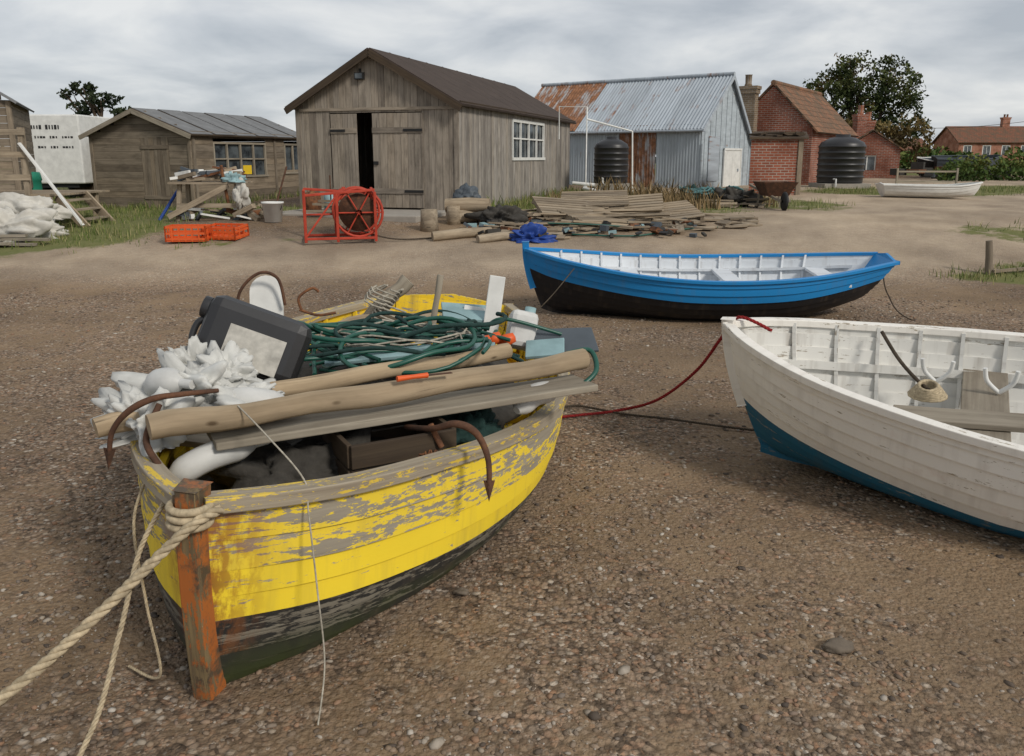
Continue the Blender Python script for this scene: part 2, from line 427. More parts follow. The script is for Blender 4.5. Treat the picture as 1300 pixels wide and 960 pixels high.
dens=t.math('ADD',t.noise(p,.55,4,.6),t.math('MULTIPLY',t.math('SUBTRACT',t.noise(p,7,3,.7),.5),.7))
dens=t.ramp(dens,[(.40,.12),(.56,.95)])
col=t.mix(dens,dirt,peb)
trk=t.math('MULTIPLY',t.at('track'),t.ramp(t.noise(p,1.3,5,.65),[(.25,.55),(.55,1)]))
col=t.mix(t.math('MULTIPLY',trk,.85),col,t.mix(t.noise(p,12,4,.7),(.54,.455,.355),(.37,.30,.22)))
big=t.noise(p,.33,5,.65); col=t.mix(1.0,col,t.ramp(big,[(.36,(.66,.64,.63)),(.62,(1.12,1.09,1.05))]),'MULTIPLY')
gm=t.math('ADD',t.at('grass'),t.math('MULTIPLY',t.math('SUBTRACT',t.noise(p,1.6,5,.7),.5),2.2))
gm=t.ramp(gm,[(.42,0),(.7,1)])
gcol=t.mix(t.noise(p,3,5,.7),(.085,.115,.03),(.22,.20,.09))
col=t.mix(gm,col,gcol)
hgt=t.math('ADD',t.math('MULTIPLY',t.math('SUBTRACT',1,v1.outputs['Distance']),.7),t.math('ADD',t.math('MULTIPLY',t.math('SUBTRACT',1,v2.outputs['Distance']),.35),t.noise(p,30,4,.7)))
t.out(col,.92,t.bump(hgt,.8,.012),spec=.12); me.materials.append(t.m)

bm=bmesh.new(); bmesh.ops.create_icosphere(bm,subdivisions=1,radius=1)
ico=np.array([v.co[:] for v in bm.verts]); icf=np.array([[v.index for v in f.verts] for f in bm.faces]); bm.free()
rng=np.random.default_rng(3)
N=48000
yy=1.3+ (rng.random(N)**1.35)*8.8; xx=(rng.random(N)-.5)*2*(.85*yy+.7)+.3
clump=np.array([noise.noise(Vector((a*.9,b*.9,9)))+.5*noise.noise(Vector((a*3,b*3,2))) for a,b in zip(xx,yy)])
keep=rng.random(N)<np.clip(.5+1.5*clump,.10,1); xx=xx[keep];yy=yy[keep];N=len(xx)
sz=(.0032+.0085*rng.random(N)**2.4)*(1+ .05*yy); bigs=rng.random(N)<.010; sz[bigs]*=1.7
zz=np.array([H(a,b)+.010*noise.noise(Vector((a*2.2,b*2.2,0)))+.006*noise.noise(Vector((a*7,b*7,5))) for a,b in zip(xx,yy)])
V=ico[None,:,:]*(1+.42*(rng.random((N,len(ico),1))-.5))*np.stack([sz*(1+.7*rng.random(N)),sz,sz*(.4+.35*rng.random(N))],1)[:,None,:]
a=rng.random(N)*6.283; ca,sa=np.cos(a)[:,None],np.sin(a)[:,None]
V=np.stack([V[:,:,0]*ca-V[:,:,1]*sa,V[:,:,0]*sa+V[:,:,1]*ca,V[:,:,2]],2)+np.stack([xx,yy,zz+sz*.12],1)[:,None,:]
F=(icf[None]+ (np.arange(N)*len(ico))[:,None,None]).reshape(-1,3)
me=bpy.data.meshes.new('pebbles'); me.from_pydata(V.reshape(-1,3).tolist(),[],F.tolist())
me.polygons.foreach_set('use_smooth',[True]*len(F))
a=me.attributes.new('rnd','FLOAT','FACE'); a.data.foreach_set('value',np.repeat(rng.random(N),len(icf)))
me.materials.append(STONE); o=bpy.data.objects.new('pebbles',me); scene.collection.objects.link(o)

# ---------------------------------------------------------------- boats
def ci(xs_,ys_,x):
    n=len(xs_)
    if x<=xs_[0]: return ys_[0]
    if x>=xs_[-1]: return ys_[-1]
    i=0
    while xs_[i+1]<x: i+=1
    def sl(k):
        if k==0: return (ys_[1]-ys_[0])/(xs_[1]-xs_[0])
        if k==n-1: return (ys_[-1]-ys_[-2])/(xs_[-1]-xs_[-2])
        return (ys_[k+1]-ys_[k-1])/(xs_[k+1]-xs_[k-1])
    h=xs_[i+1]-xs_[i]; t_=(x-xs_[i])/h; a_,b_=sl(i)*h,sl(i+1)*h
    return (2*t_**3-3*t_**2+1)*ys_[i]+(t_**3-2*t_**2+t_)*a_+(-2*t_**3+3*t_**2)*ys_[i+1]+(t_**3-t_**2)*b_

class Boat:
    def __init__(s,name,L,B,Zg,Zk,loc,rz,heel=0,pitch=0,N=9,rake=.15,tr=.1,lap=.012,vb=1.0,pw=.8,vl=.42,zp=1.15):
        s.L=L;s.B=B;s.Zg=Zg;s.Zk=Zk;s.N=N;s.rake=rake;s.tr=tr;s.lap=lap;s.vb=vb;s.pw=pw;s.vl=vl;s.zp=zp
        s.M=Matrix.Translation(loc)@Matrix.Rotation(rz,4,'Z')@Matrix.Rotation(pitch,4,'Y')@Matrix.Rotation(heel,4,'X')
        s.e=group(name,s.M)
    def sec(s,u,q,off=0,side=1):
        def f(q):
            B=ci(*s.B,u);zg=ci(*s.Zg,u);zk=ci(*s.Zk,u)
            wb=max(0,1-u/s.vl)**1.2*s.vb; ws=max(0,(u-.7)/.3)*.25; w=min(1,wb+ws)
            q=max(q,0); th=q*math.pi/2
            yU=math.sin(th)**s.pw; zU=1-math.cos(th)**s.zp if th<math.pi/2-1e-6 else 1
            yV=q**.75; zV=q
            y=yU*(1-w)+yV*w; z=zU*(1-w)+zV*w
            x=u*s.L+s.rake*(1-z)**1.7*(1-u)**7-s.tr*(1-z)*u**7
            return x,max(.012,B*y),zk+(zg-zk)*z
        x,y,z=f(q)
        if off:
            x1,y1,z1=f(max(0,q-.02));x2,y2,z2=f(min(1,q+.02))
            dy,dz=y2-y1,z2-z1;l=math.hypot(dy,dz) or 1
            y+=dz/l*off; z-=dy/l*off
        return Vector((x,max(.004,y)*side,z))
    def hull(s,matidx,mats,inner,ns=46):
        N=s.N
        for nm,sgn,io in(('hull_planking',1,0),('inner_planking',-1,-.014)):
            mb=MB(); us=[(i/(ns-1))**1.25 for i in range(ns)]
            for side in(1,-1):
                for k in range(N):
                    q0=k/N;q1=(k+1)/N; rr=R(); go=U(-30,30)
                    rows=[]
                    if k>0 : rows.append((q0,0))
                    for j in range(4):
                        rows.append((q0+(q1-q0)*j/3,s.lap*(1-j/3)))
                    vs=[];g=[]
                    for (q,of) in rows:
                        for u in us:
                            fade=min(1,u/.06)
                            p=s.sec(u,q,of*fade+io,side); vs.append(p); g.append((p.x+go,q*.9+go,side*3))
                    fs=[];first=[]
                    for r_ in range(len(rows)-1):
                        for i in range(ns-1):
                            a_=r_*ns+i; f=(a_,a_+1,a_+ns+1,a_+ns)
                            if side*sgn>0: f=f[::-1]
                            (first if (k>0 and r_==0) else fs).append(f)
                    mi=matidx[k] if sgn>0 else 0
                    if first:
                        mb.add(vs[:2*ns],first,mi,rr,False,g[:2*ns])
                        mb.add(vs[ns:],[tuple(x-ns for x in f) for f in fs],mi,rr,True,g[ns:])
                    else: mb.add(vs,fs,mi,rr,True,g)
            mb.obj(nm,mats if sgn>0 else inner,s.e)
    def sweep(s,mb,path,lat,nor,prof,m=0,gcs=1):
        vs=[];g=[];L=0;n=len(prof);off=U(-40,40)
        for i,p in enumerate(path):
            if i: L+=(path[i]-path[i-1]).length
            for (a_,b_) in prof:
                vs.append(p+lat[i]*a_+nor[i]*b_); g.append((L+off,a_+off,b_))
        fs=[]
        for i in range(len(path)-1):
            for k in range(n):
                k2=(k+1)%n; fs.append((i*n+k,i*n+k2,(i+1)*n+k2,(i+1)*n+k))
        fs.append(tuple(range(n)));fs.append(tuple((len(path)-1)*n+k for k in range(n))[::-1])
        mb.add(vs,fs,m,None,False,g)
    def rail(s,mat,wi=.03,wo=.03,h=.035,up=.012,u0=.0):
        mb=MB()
        for side in(1,-1):
            us=[u0+(1-u0)*(i/39)**1.25 for i in range(40)]
            path=[s.sec(u,1,0,side) for u in us]; lat=[];nor=[]
            for i in range(40):
                t_=(path[min(39,i+1)]-path[max(0,i-1)]); t_.z=0; t_.normalize()
                o_=Vector((t_.y,-t_.x,0)); 
                if o_.y*side<0: o_=-o_
                lat.append(o_);nor.append(Vector((0,0,1)))
            s.sweep(mb,path,lat,nor,[(-wi,up-h),(wo,up-h),(wo,up),(-wi,up)])
        return mb.obj('gunwale_rail',mat,s.e,bevel=.004)
    def stem(s,mat,w=.055,d=.06,ext=.08,keelmat=None,i0=0):
        mb=MB(); path=[];nor=[]
        for i in range(i0,14):
            q=i/13; p=s.sec(0,q); p.y=0; path.append(p)
        path.append(path[-1]+ (path[-1]-path[-2]).normalized()*ext)
        n_=len(path)
        for i in range(n_):
            t_=(path[min(n_-1,i+1)]-path[max(0,i-1)]).normalized(); nor.append(Vector((t_.z,0,-t_.x))*-1 if t_.z<0 else Vector((-t_.z,0,t_.x)))
        s.sweep(mb,path,[Vector((0,1,0))]*n_,nor,[(-w/2,-.03),(w/2,-.03),(w*.38,d),(-w*.38,d)])
        mb.obj('stem_post',mat,s.e,bevel=.004)
        mb=MB(); us=[i/24 for i in range(25)]; path=[s.sec(u,0) for u in us]
        for p in path: p.y=0
        s.sweep(mb,path,[Vector((0,1,0))]*25,[Vector((0,0,-1))]*25,[(-.025,-.02),(.025,-.02),(.022,.035),(-.022,.035)])
        mb.obj('keel',keelmat or mat,s.e)
    def transom(s,mat,mi,mats=None):
        mb=MB(); n_=16
        outs=[s.sec(1,i/n_,0,1) for i in range(n_+1)]; oth=[s.sec(1,i/n_,0,-1) for i in range(n_+1)]
        for dx in(0.0,-.03):
            vs=[];fs=[]
            for i in range(n_+1): vs+= [outs[i]+Vector((dx,0,0)),oth[i]+Vector((dx,0,0))]
            for i in range(n_): fs.append((2*i,2*i+1,2*i+3,2*i+2))
            top=vs[-1].lerp(vs[-2],.5)+Vector((0,0,.05)); vs.append(top); fs.append((2*n_,2*n_+1,2*n_+2))
            mb.add(vs,fs,0,.5,False,[(v[1]+7,v[2]+dx*9,3) for v in vs])
        a_,b_=outs[-1],oth[-1]; c_=a_.lerp(b_,.5)+Vector((0,0,.05)); d=Vector((-.03,0,0))
        mb.quad(a_,c_,c_+d,a_+d); mb.quad(c_,b_,b_+d,c_+d)
        mb.obj('transom',mat,s.e)
    def ribs(s,mat,us,w=.022,d=.018):
        mb=MB()
        for u in us:
            for side in(1,-1):
                path=[s.sec(u,.04+.95*i/16,-.014,side) for i in range(17)]
                p2=[s.sec(u,.04+.95*i/16,-.014-.01,side) for i in range(17)]
                nor=[(b_-a_).normalized() for a_,b_ in zip(path,p2)]
                s.sweep(mb,path,[Vector((1,0,0))]*17,nor,[(-w/2,-.005),(w/2,-.005),(w/2,d),(-w/2,d)])
        mb.obj('ribs',mat,s.e)
    def halfw(s,u,z):
        for i in range(101):
            p=s.sec(u,i/100,-.02)
            if p.z>=z: return p.y
        return s.sec(u,1).y
    def thwart(s,mat,u,z,w=.24,th=.03,name='thwart'):
        y=s.halfw(u,z)-.02; mb=MB(); mb.box((u*s.L,0,z),(w,2*y,th)); mb.obj(name,mat,s.e,bevel=.004)
    def floor(s,mat,z,u0,u1,n=7):
        mb=MB()
        for k in range(n):
            yc=(k-(n-1)/2)*.11
            mb.box(((u0+u1)/2*s.L,yc,z+U(-.003,.003)),((u1-u0)*s.L,.1,.018))
        mb.obj('bottom_boards',mat,s.e,bevel=.003)
    def stringer(s,mat,q,u0=.02,u1=.99,w=.03,d=.03):
        mb=MB()
        for side in(1,-1):
            us=[u0+(u1-u0)*i/30 for i in range(31)]
            path=[s.sec(u,q,-.03,side) for u in us]
            p2=[s.sec(u,q,-.04,side) for u in us]; nor=[(b_-a_).normalized() for a_,b_ in zip(path,p2)]
            s.sweep(mb,path,[Vector((0,0,1))]*31,nor,[(-w/2,-.01),(w/2,-.01),(w/2,d),(-w/2,d)])
        mb.obj('stringer',mat,s.e)

Y=Boat('yellow_rowing_boat',3.9,([0,.02,.05,.1,.18,.27,.38,.5,.65,.8,.92,1],[.03,.12,.24,.40,.59,.77,.91,.97,.94,.79,.59,.43]),
   ([0,.1,.3,.5,.75,1],[.70,.66,.61,.57,.58,.64]),([0,.08,.3,.7,1],[-.02,-.02,-.01,.02,.10]),(-1.0,2.30,.01),math.radians(82.6),math.radians(4.5),0,N=10,rake=.10,tr=.1,lap=.015,pw=.24,vb=.22,vl=.2,zp=.82)
Y.hull([3,3,3,3,2,2,1,1,0,0],[Y_PEEL,Y_OK,K_BOT,K_BOT2],Y_IN)
Y.rail(RAIL,.04,.03,.05,.015); Y.stem(STEM,.085,.05,.05,K_BOT2); Y.transom(Y_IN,0); Y.ribs(Y_IN,[.12+.07*i for i in range(13)],.03,.02)
Y.thwart(W_GREY,.33,.38); Y.thwart(Y_IN,.62,.40); Y.thwart(Y_IN,.9,.44,.3); Y.stringer(Y_IN,.72)

Bb=Boat('blue_rowing_boat',3.95,([0,.03,.08,.16,.28,.42,.56,.7,.85,1],[.02,.13,.27,.43,.60,.71,.74,.69,.52,.26]),
   ([0,.1,.3,.5,.75,1],[.73,.66,.56,.52,.55,.64]),([0,.06,.2,.7,1],[.10,.04,.02,.03,.20]),(.16,9.15,H(2,9)+.01),math.radians(-1),math.radians(4),0,N=9,rake=.16,tr=.30,lap=.014,pw=.52)
Bb.hull([2,2,2,2,2,2,0,0,0],[B_BLUE,B_BLUE,B_BLACK],B_WHITE)
Bb.rail(B_BLUE,.025,.03,.035,.012); Bb.stem(B_BLUE,.05,.045,.08,B_BLACK,4); Bb.transom(B_BLUE,0); Bb.ribs(B_WHITE,[.1+.06*i for i in range(13)])
for u,z in((.3,.38),(.58,.36),(.84,.42)): Bb.thwart(B_WHITE,u,z,.2)
Bb.stringer(B_WHITE,.74,.04,.95)

Wb=Boat('white_rowing_boat',4.3,([0,.02,.05,.1,.18,.28,.4,.55,.75,.9,1],[.02,.13,.25,.40,.56,.70,.79,.82,.75,.58,.44]),
   ([0,.06,.15,.35,.55,.8,1],[.78,.73,.67,.60,.57,.60,.66]),([0,.06,.2,.7,1],[.06,.03,.01,.03,.12]),(1.27,4.64,.02),math.radians(-28.5),math.radians(8),0,N=11,rake=.20,tr=.1,lap=.015,pw=.46,vl=.32,vb=.75)
Wb.hull([1,1,1,1,1,0,0,0,0,0,0],[W_WHITE,W_BLUE],W_IN)
Wb.rail(W_WHITE,.025,.03,.04,.012); Wb.stem(W_WHITE,.055,.04,.03,W_BLUE,5); Wb.transom(W_IN,0); Wb.ribs(W_IN,[.07+.05*i for i in range(18)],.02,.018)
for u,z in((.30,.40),(.56,.38),(.82,.42)): Wb.thwart(W_GREY,u,z,.22,.03)
Wb.stringer(W_IN,.70,.03,.99,.05,.02); Wb.floor(W_IN,.11,.25,.85,3)

# ---------------------------------------------------------------- wall helper
class Wall:
    def __init__(s,p0,p1,out):
        s.p=Vector((p0[0],p0[1],0)); d=Vector((p1[0]-p0[0],p1[1]-p0[1],0)); s.L=d.length; s.d=d.normalized()
        n=Vector((s.d.y,-s.d.x,0)); 
        if n.dot(Vector((out[0],out[1],0)))<0: n=-n
        s.n=n
    def P(s,a,z,o=0): return s.p+s.d*a+s.n*o+Vector((0,0,z))
    def box(s,mb,a0,a1,z0,z1,o0,o1,m=0,r=None,zt1=None):
        zt0=z1; zt1=z1 if zt1 is None else zt1
        k=U(-40,40); vert=(max(zt0,zt1)-z0)>(a1-a0)
        vs=[];g=[]
        for a_,zt in((a0,zt0),(a1,zt1)):
            for o_ in(o0,o1):
                for z_ in(z0,zt):
                    vs.append(s.P(a_,z_,o_)); g.append((z_+k,a_+k,o_+k) if vert else (a_+k,z_+k,o_+k))
        mb.add(vs,[(0,1,3,2),(4,6,7,5),(0,4,5,1),(2,3,7,6),(0,2,6,4),(1,5,7,3)],m,r,False,g)
    def vplanks(s,mb,z0,top,w=.14,th=.022,ops=(),m=0,o=0,a0=0,a1=None,jz=0):
        a=a0; a1=s.L if a1 is None else a1
        while a<a1-.01:
            ww=min(w*U(.9,1.1),a1-a); c=a+ww/2; iv=[[z0-(U(0,jz) if jz else 0),None]]
            for (x0,x1,za,zb) in ops:
                if x0<c<x1:
                    if za<=z0: iv[-1][0]=zb
                    else: iv[-1][1]=za; iv.append([zb,None])
            rr=R(); oj=o+U(-.005,.005)
            for lo,hi in iv:
                t0=top(a+.002) if hi is None else hi; t1=top(a+ww-.003) if hi is None else hi
                if max(t0,t1)>lo+.01: s.box(mb,a+.002,a+ww-.004,lo,t0,oj,oj+th,m,rr,t1)
            a+=ww
    def hplanks(s,mb,z0,top,h=.15,th=.022,ops=(),m=0,o=0):
        z=z0; zmax=max(top(s.L*i/40) for i in range(41))
        while z<zmax-.02:
            ok=[s.L*i/200 for i in range(201) if top(s.L*i/200)>=z+h*.45]
            if ok:
                iv=[(min(ok),max(ok))]
                for (x0,x1,za,zb) in ops:
                    if za-.02<z+h/2<zb:
                        new=[]
                        for (l,r_) in iv:
                            if x0>l: new.append((l,min(r_,x0)))
                            if x1<r_: new.append((max(l,x1),r_))
                        iv=new
                rr=R()
                for l,r_ in iv:
                    if r_-l>.03: s.box(mb,l,r_,z+.002,z+h-.003,o,o+th+U(-.003,.003),m,rr)
            z+=h
    def solid(s,mb,z0,z1,ops=(),m=0,depth=.12,mr=None):
        A=sorted({0,s.L,*[x for o in ops for x in o[:2]]}); Z=sorted({z0,z1,*[x for o in ops for x in o[2:]]})
        for i in range(len(A)-1):
            for j in range(len(Z)-1):
                ca=(A[i]+A[i+1])/2; cz=(Z[j]+Z[j+1])/2
                if any(o[0]<ca<o[1] and o[2]<cz<o[3] for o in ops): continue
                q=[(A[i],Z[j]),(A[i+1],Z[j]),(A[i+1],Z[j+1]),(A[i],Z[j+1])]
                mb.quad(*[s.P(a_,z_) for a_,z_ in q],m=m,gc=[(a_,z_,0) for a_,z_ in q])
        for (x0,x1,za,zb) in ops:
            for (a_,z_),(b_,w_) in(((x0,za),(x1,za)),((x1,za),(x1,zb)),((x1,zb),(x0,zb)),((x0,zb),(x0,za))):
                mb.quad(s.P(a_,z_),s.P(b_,w_),s.P(b_,w_,-depth),s.P(a_,z_,-depth),m=m,gc=[(a_,z_,0),(b_,w_,0),(b_,w_,depth),(a_,z_,depth)])
    def poly(s,mb,pts,m=0,o=0):
        mb.add([s.P(a_,z_,o) for a_,z_ in pts],[tuple(range(len(pts)))],m,.5,False,[(a_,z_,0) for a_,z_ in pts])
    def window(s,mb,x0,x1,z0,z1,nx_,nz_,mf,mg,o=0,fw=.06,inset=.05):
        s.box(mb,x0-.03,x1+.03,z0-fw,z0,o-.03,o+.045,mf); s.box(mb,x0,x1,z1-fw,z1,o-.03,o+.02,mf)
        s.box(mb,x0,x0+fw,z0,z1-fw,o-.03,o+.02,mf); s.box(mb,x1-fw,x1,z0,z1-fw,o-.03,o+.02,mf)
        for i in range(1,nx_):
            c=x0+(x1-x0)*i/nx_; s.box(mb,c-.025,c+.025,z0,z1-fw,o-.03,o+.015,mf)
        for j in range(1,nz_):
            c=z0+(z1-z0)*j/nz_; s.box(mb,x0+fw,x1-fw,c-.018,c+.018,o-.028,o+.010,mf)
        for i in range(nx_):
            a_=x0+(x1-x0)*i/nx_; b_=x0+(x1-x0)*(i+1)/nx_; of=o-inset+U(0,.01)
            q=[(a_,z0),(b_,z0),(b_,z1),(a_,z1)]; k=U(0,30)
            mb.quad(*[s.P(*c,of) for c in q],m=mg,gc=[(c[0]+k,c[1],0) for c in q])

# ---------------------------------------------------------------- central wooden shed
S=group('timber_shed')
f0=(-4.62,18.5); f1=(-1.10,17.38); e_=Vector((.303,.953)); z0=.50; ev=2.80; ap=3.84
WF=Wall(f0,f1,(-.3,-1)); WSd=Wall(f1,(f1[0]+9.5*e_.x,f1[1]+9.5*e_.y),(1,-.3))
WL=Wall(f0,(f0[0]+9.5*e_.x,f0[1]+9.5*e_.y),(-1,.3)); WB=Wall((f0[0]+9.5*e_.x,f0[1]+9.5*e_.y),(f1[0]+9.5*e_.x,f1[1]+9.5*e_.y),(.3,1))
gt=lambda a_: ev+(ap-ev)*(1-abs(2*a_/WF.L-1))
mb=MB(); WF.vplanks(mb,z0,lambda a_:2.68,.15,.022,[(.78,2.95,0,2.62)]); 
WF.vplanks(mb,2.685,lambda a_:gt(a_)-.03,.15,.022,o=.012)
WF.box(mb,0,WF.L,2.66,2.72,.03,.05)
WF.box(mb,-.04,.06,z0,ev,.0,.05); WF.box(mb,WF.L-.07,WF.L+.03,z0,ev,.0,.05); mb.obj('front_gable',W_SHED,S)
mb=MB(); WSd.vplanks(mb,z0,lambda a_:ev,.15,.022,[(3.6,6.5,1.70,2.62)]); mb.obj('side_wall',W_SHED2,S)
mb=MB(); WL.vplanks(mb,z0,lambda a_:ev,.2); WB.vplanks(mb,z0,gt,.2); mb.obj('rear_walls',W_SHED2,S)
mb=MB()
WF.vplanks(mb,.66,lambda a_:2.6,.14,.025,a0=.80,a1=1.42,o=.01)
WF.vplanks(mb,.66,lambda a_:2.6,.16,.025,a0=1.78,a1=2.93,o=.01)
for (x0,x1) in((.80,1.42),(1.78,2.93)):
    for zz_ in(.95,2.2): WF.box(mb,x0,x1,zz_,zz_+.11,.036,.055)
mb.obj('doors',W_SHED,S)
mb=MB()
for (x0,x1) in((.80,1.15),(2.5,2.93)):
    for zz_ in(.98,2.23): WF.box(mb,x0,x1,zz_,zz_+.05,.056,.068)
WF.box(mb,1.80,1.9,1.55,1.62,.04,.07); mb.obj('hinges',M_IRON,S)
mb=MB(); WSd.window(mb,3.6,6.5,1.70,2.62,4,2,0,1,o=.01,fw=.07); mb.obj('side_window',[M_WHITEPT,GLASS],S)
r0=WF.P(WF.L/2,ap,.22); r1=r0-WF.n*(9.5+.4); mb=MB()
for side in(0,1):
    sx=-.16 if side==0 else WF.L+.16; zz_=ev-(ap-ev)*.16/(WF.L/2)
    q0=WF.P(sx,zz_,.22); q1=q0-WF.n*9.9
    mb.slab(q0,q1,r1,r0,.05)
    for k in range(1,10):
        a_=q0.lerp(q1,k/10); b_=r0.lerp(r1,k/10); n_=Vector((0,0,.052))
        mb.beam(a_+n_,b_+n_,.05,.012)
mb.obj('felt_roof',M_FELT,S)
mb=MB()
for sx in(-.16,WF.L+.16):
    zz_=ev-(ap-ev)*.16/(WF.L/2); mb.beam(WF.P(sx,zz_-.05,.235),WF.P(WF.L/2,ap-.05,.235),.03,.13)
mb.beam(WSd.P(-.2,ev-.04,.13),WSd.P(9.7,ev-.04,.13),.03,.1); mb.obj('barge_boards',W_DARK,S)
mb=MB(); WF.box(mb,1.45,1.65,3.28,3.42,.03,.12); WF.box(mb,1.47,1.63,3.30,3.40,.12,.13,1); WF.box(mb,1.53,1.57,3.42,3.5,.03,.06); mb.obj('floodlight',[M_IRON,GLASS],S)
mb=MB(); WF.box(mb,-.05,WF.L+.05,.3,z0+.02,-9.5,.015); mb.obj('concrete_base',M_CONC,S)

# ---------------------------------------------------------------- low shed
S=group('low_wooden_shed')
f0=(-10.5,21.2); f1=(-7.62,20.2); L2=4.8; dd=Vector((.328,.944)); z0=.40; ev=2.26; ap=2.82
WF2=Wall(f0,f1,(-.3,-1)); WS2=Wall(f1,(f1[0]+L2*dd.x,f1[1]+L2*dd.y),(1,-.3)); WL2=Wall(f0,(f0[0]+L2*dd.x,f0[1]+L2*dd.y),(-1,.3))
WB2=Wall((f0[0]+L2*dd.x,f0[1]+L2*dd.y),(f1[0]+L2*dd.x,f1[1]+L2*dd.y),(.3,1))
gt2=lambda a_: ev+(ap-ev)*(1-abs(2*a_/WF2.L-1))
mb=MB(); WF2.hplanks(mb,z0,gt2,.16,.022,[(1.55,2.4,z0,2.2)]); WL2.hplanks(mb,z0,lambda a_:ev,.16); WB2.hplanks(mb,z0,gt2,.16)
WS2.hplanks(mb,z0,lambda a_:ev,.16,.022,[(.75,2.9,1.25,2.08),(3.75,4.6,1.3,2.08)])
WF2.vplanks(mb,z0+.02,lambda a_:2.18,.12,.02,a0=1.56,a1=2.39,o=.0)
for z_ in(.7,1.9): WF2.box(mb,1.56,2.39,z_,z_+.09,.02,.04)
for W_,a_ in((WF2,0),(WF2,WF2.L-.08),(WS2,0),(WS2,3.25),(WS2,L2-.08)): W_.box(mb,a_,a_+.08,z0,ev-.01,.022,.05)
mb.obj('walls',W_LOW,S)
mb=MB(); WS2.window(mb,.75,2.9,1.25,2.08,4,2,0,1,o=.01,fw=.05); WS2.window(mb,3.75,4.6,1.3,2.08,2,1,0,1,o=.01,fw=.05); mb.obj('windows',[W_GREY,GLASS],S)
mb=MB(); WS2.box(mb,1.95,2.3,1.27,1.5,-.04,-.03); mb.obj('yellow_box',M_YEL,S)
mb=MB(); r0=WF2.P(WF2.L/2,ap,.18); r1=r0-WF2.n*(L2+.36)
for side in(0,1):
    sx=-.15 if side==0 else WF2.L+.15; zz_=ev-(ap-ev)*.15/(WF2.L/2)
    q0=WF2.P(sx,zz_,.18); q1=q0-WF2.n*(L2+.36); mb.slab(q0,q1,r1,r0,.03)
    for k in range(6):
        a_=q0.lerp(q1,k/6+.01); b_=q0.lerp(q1,(k+1)/6-.01); c_=r0.lerp(r1,(k+1)/6-.01); d_=r0.lerp(r1,k/6+.01); o_=Vector((0,0,.034+.008*(k%2)))
        mb.slab(a_+o_,b_+o_,c_+o_,d_+o_,.014,1)
mb.obj('roof',[W_DARK,M_FELTG],S)
mb=MB()
for sx in(-.15,WF2.L+.15):
    zz_=ev-(ap-ev)*.15/(WF2.L/2); mb.beam(WF2.P(sx,zz_-.03,.195),WF2.P(WF2.L/2,ap-.03,.195),.03,.1)
mb.obj('barge_boards',W_GREY,S)

# ---------------------------------------------------------------- far left hut with deck
S=group('raised_wooden_hut')
W3=Wall((-13.2,15.75),(-10.05,17.2),(.4,-1)); z0=1.02
W3s=Wall((-10.05,17.2),(-11.6,20.55),(1,0.3))
g3=lambda a_: 2.8+1.15*(1-abs(2*a_/W3.L-1))
mb=MB(); W3.hplanks(mb,z0,g3,.15); W3s.hplanks(mb,z0,lambda a_:2.8,.15)
W3.box(mb,W3.L-.08,W3.L+.02,z0,2.8,.02,.05)
for a_ in(0,.9,1.8,2.7,3.3): W3.box(mb,a_,a_+.1,.3,z0,-.12,-.02)
mb.obj('walls',W_LOW,S)
mb=MB(); r0=W3.P(W3.L/2,3.97,.2); r1=r0-W3.n*3.8
for sx in(-.15,W3.L+.12):
    q0=W3.P(sx,2.74,.2); q1=q0-W3.n*3.8; mb.slab(q0,q1,r1,r0,.04)
mb.obj('roof',M_FELTG,S)
mb=MB()
for k in range(14): mb.box((-10.6,15.25+k*.155,1.03),(4.6,.14,.035))
for x_ in(-8.4,-9.6,-11,-12.4):
    mb.box((x_,15.2,(1.0+H(x_,15.5))/2),(.1,.1,1.0-H(x_,15.5)+.1)); mb.box((x_,16.9,(1.0+H(x_,17))/2),(.1,.1,1.0-H(x_,17)+.1))
for x_ in(-8.75,-10.2): mb.box((x_,15.2,1.62),(.09,.09,1.2))
for z_ in(1.35,1.75,2.14): mb.box((-10.8,15.14,z_),(4.3,.03,.10))
mb.box((-10.6,15.14,.93),(4.6,.04,.14))
mb.beam((-8.35,15.4,1.0),(-7.75,15.2,.42),.04,.18); mb.beam((-8.35,16.4,1.0),(-7.75,16.2,.42),.04,.18)
for k in range(3): mb.box((-8.25+k*.17,15.85,.92-k*.17),(.2,.8,.03))
mb.obj('deck',W_DRIFT,S)
mb=MB(); mb.beam((-8.75,15.1,1.95),(-7.75,15.05,.5),.07,.03); mb.obj('handrail',M_WHITEPT,S)
S=group('box_trailer')
mb=MB(); mb.box((-13.4,26.5,1.93),(1.95,4,1.95)); mb.obj('body',M_WHITEPT,S,bevel=.04)
mb=MB()
for k,(nw,hh) in enumerate(((3,.13),(5,.07),(4,.07))):
    x=-14.15
    for j in range(nw):
        for l_ in range(random.choice([3,4,5])):
            if x<-12.65: mb.box((x,24.494,2.55-k*.28),(.035+.03*(R()<.5),.006,hh*U(.7,1))); x+=.085
        x+=.10
mb.obj('lettering',M_IRON,S)
mb=MB()
for x_ in(-14.3,-12.5):
    for y_ in(26,27.5): mb.lathe((x_,y_,.95),[(.01,-.1),(.2,-.1),(.33,-.09),(.35,0),(.33,.09),(.2,.1),(.01,.1)],20,0,Rm=Matrix.Rotation(math.pi/2,3,'Y'))
mb.box((-13.4,26.5,.9),(1.5,3.8,.12)); mb.obj('wheels',M_IRON,S)
mb=MB(); WF_=Wall((-13.2,25.4),(-10.6,24.6),(0,-1)); WF_.vplanks(mb,.5,lambda a_:2.25,.12)
for a_ in(0.1,1.3,2.5): WF_.box(mb,a_,a_+.1,.5,2.3,-.1,0)
mb.obj('dark_fence',W_DARK)
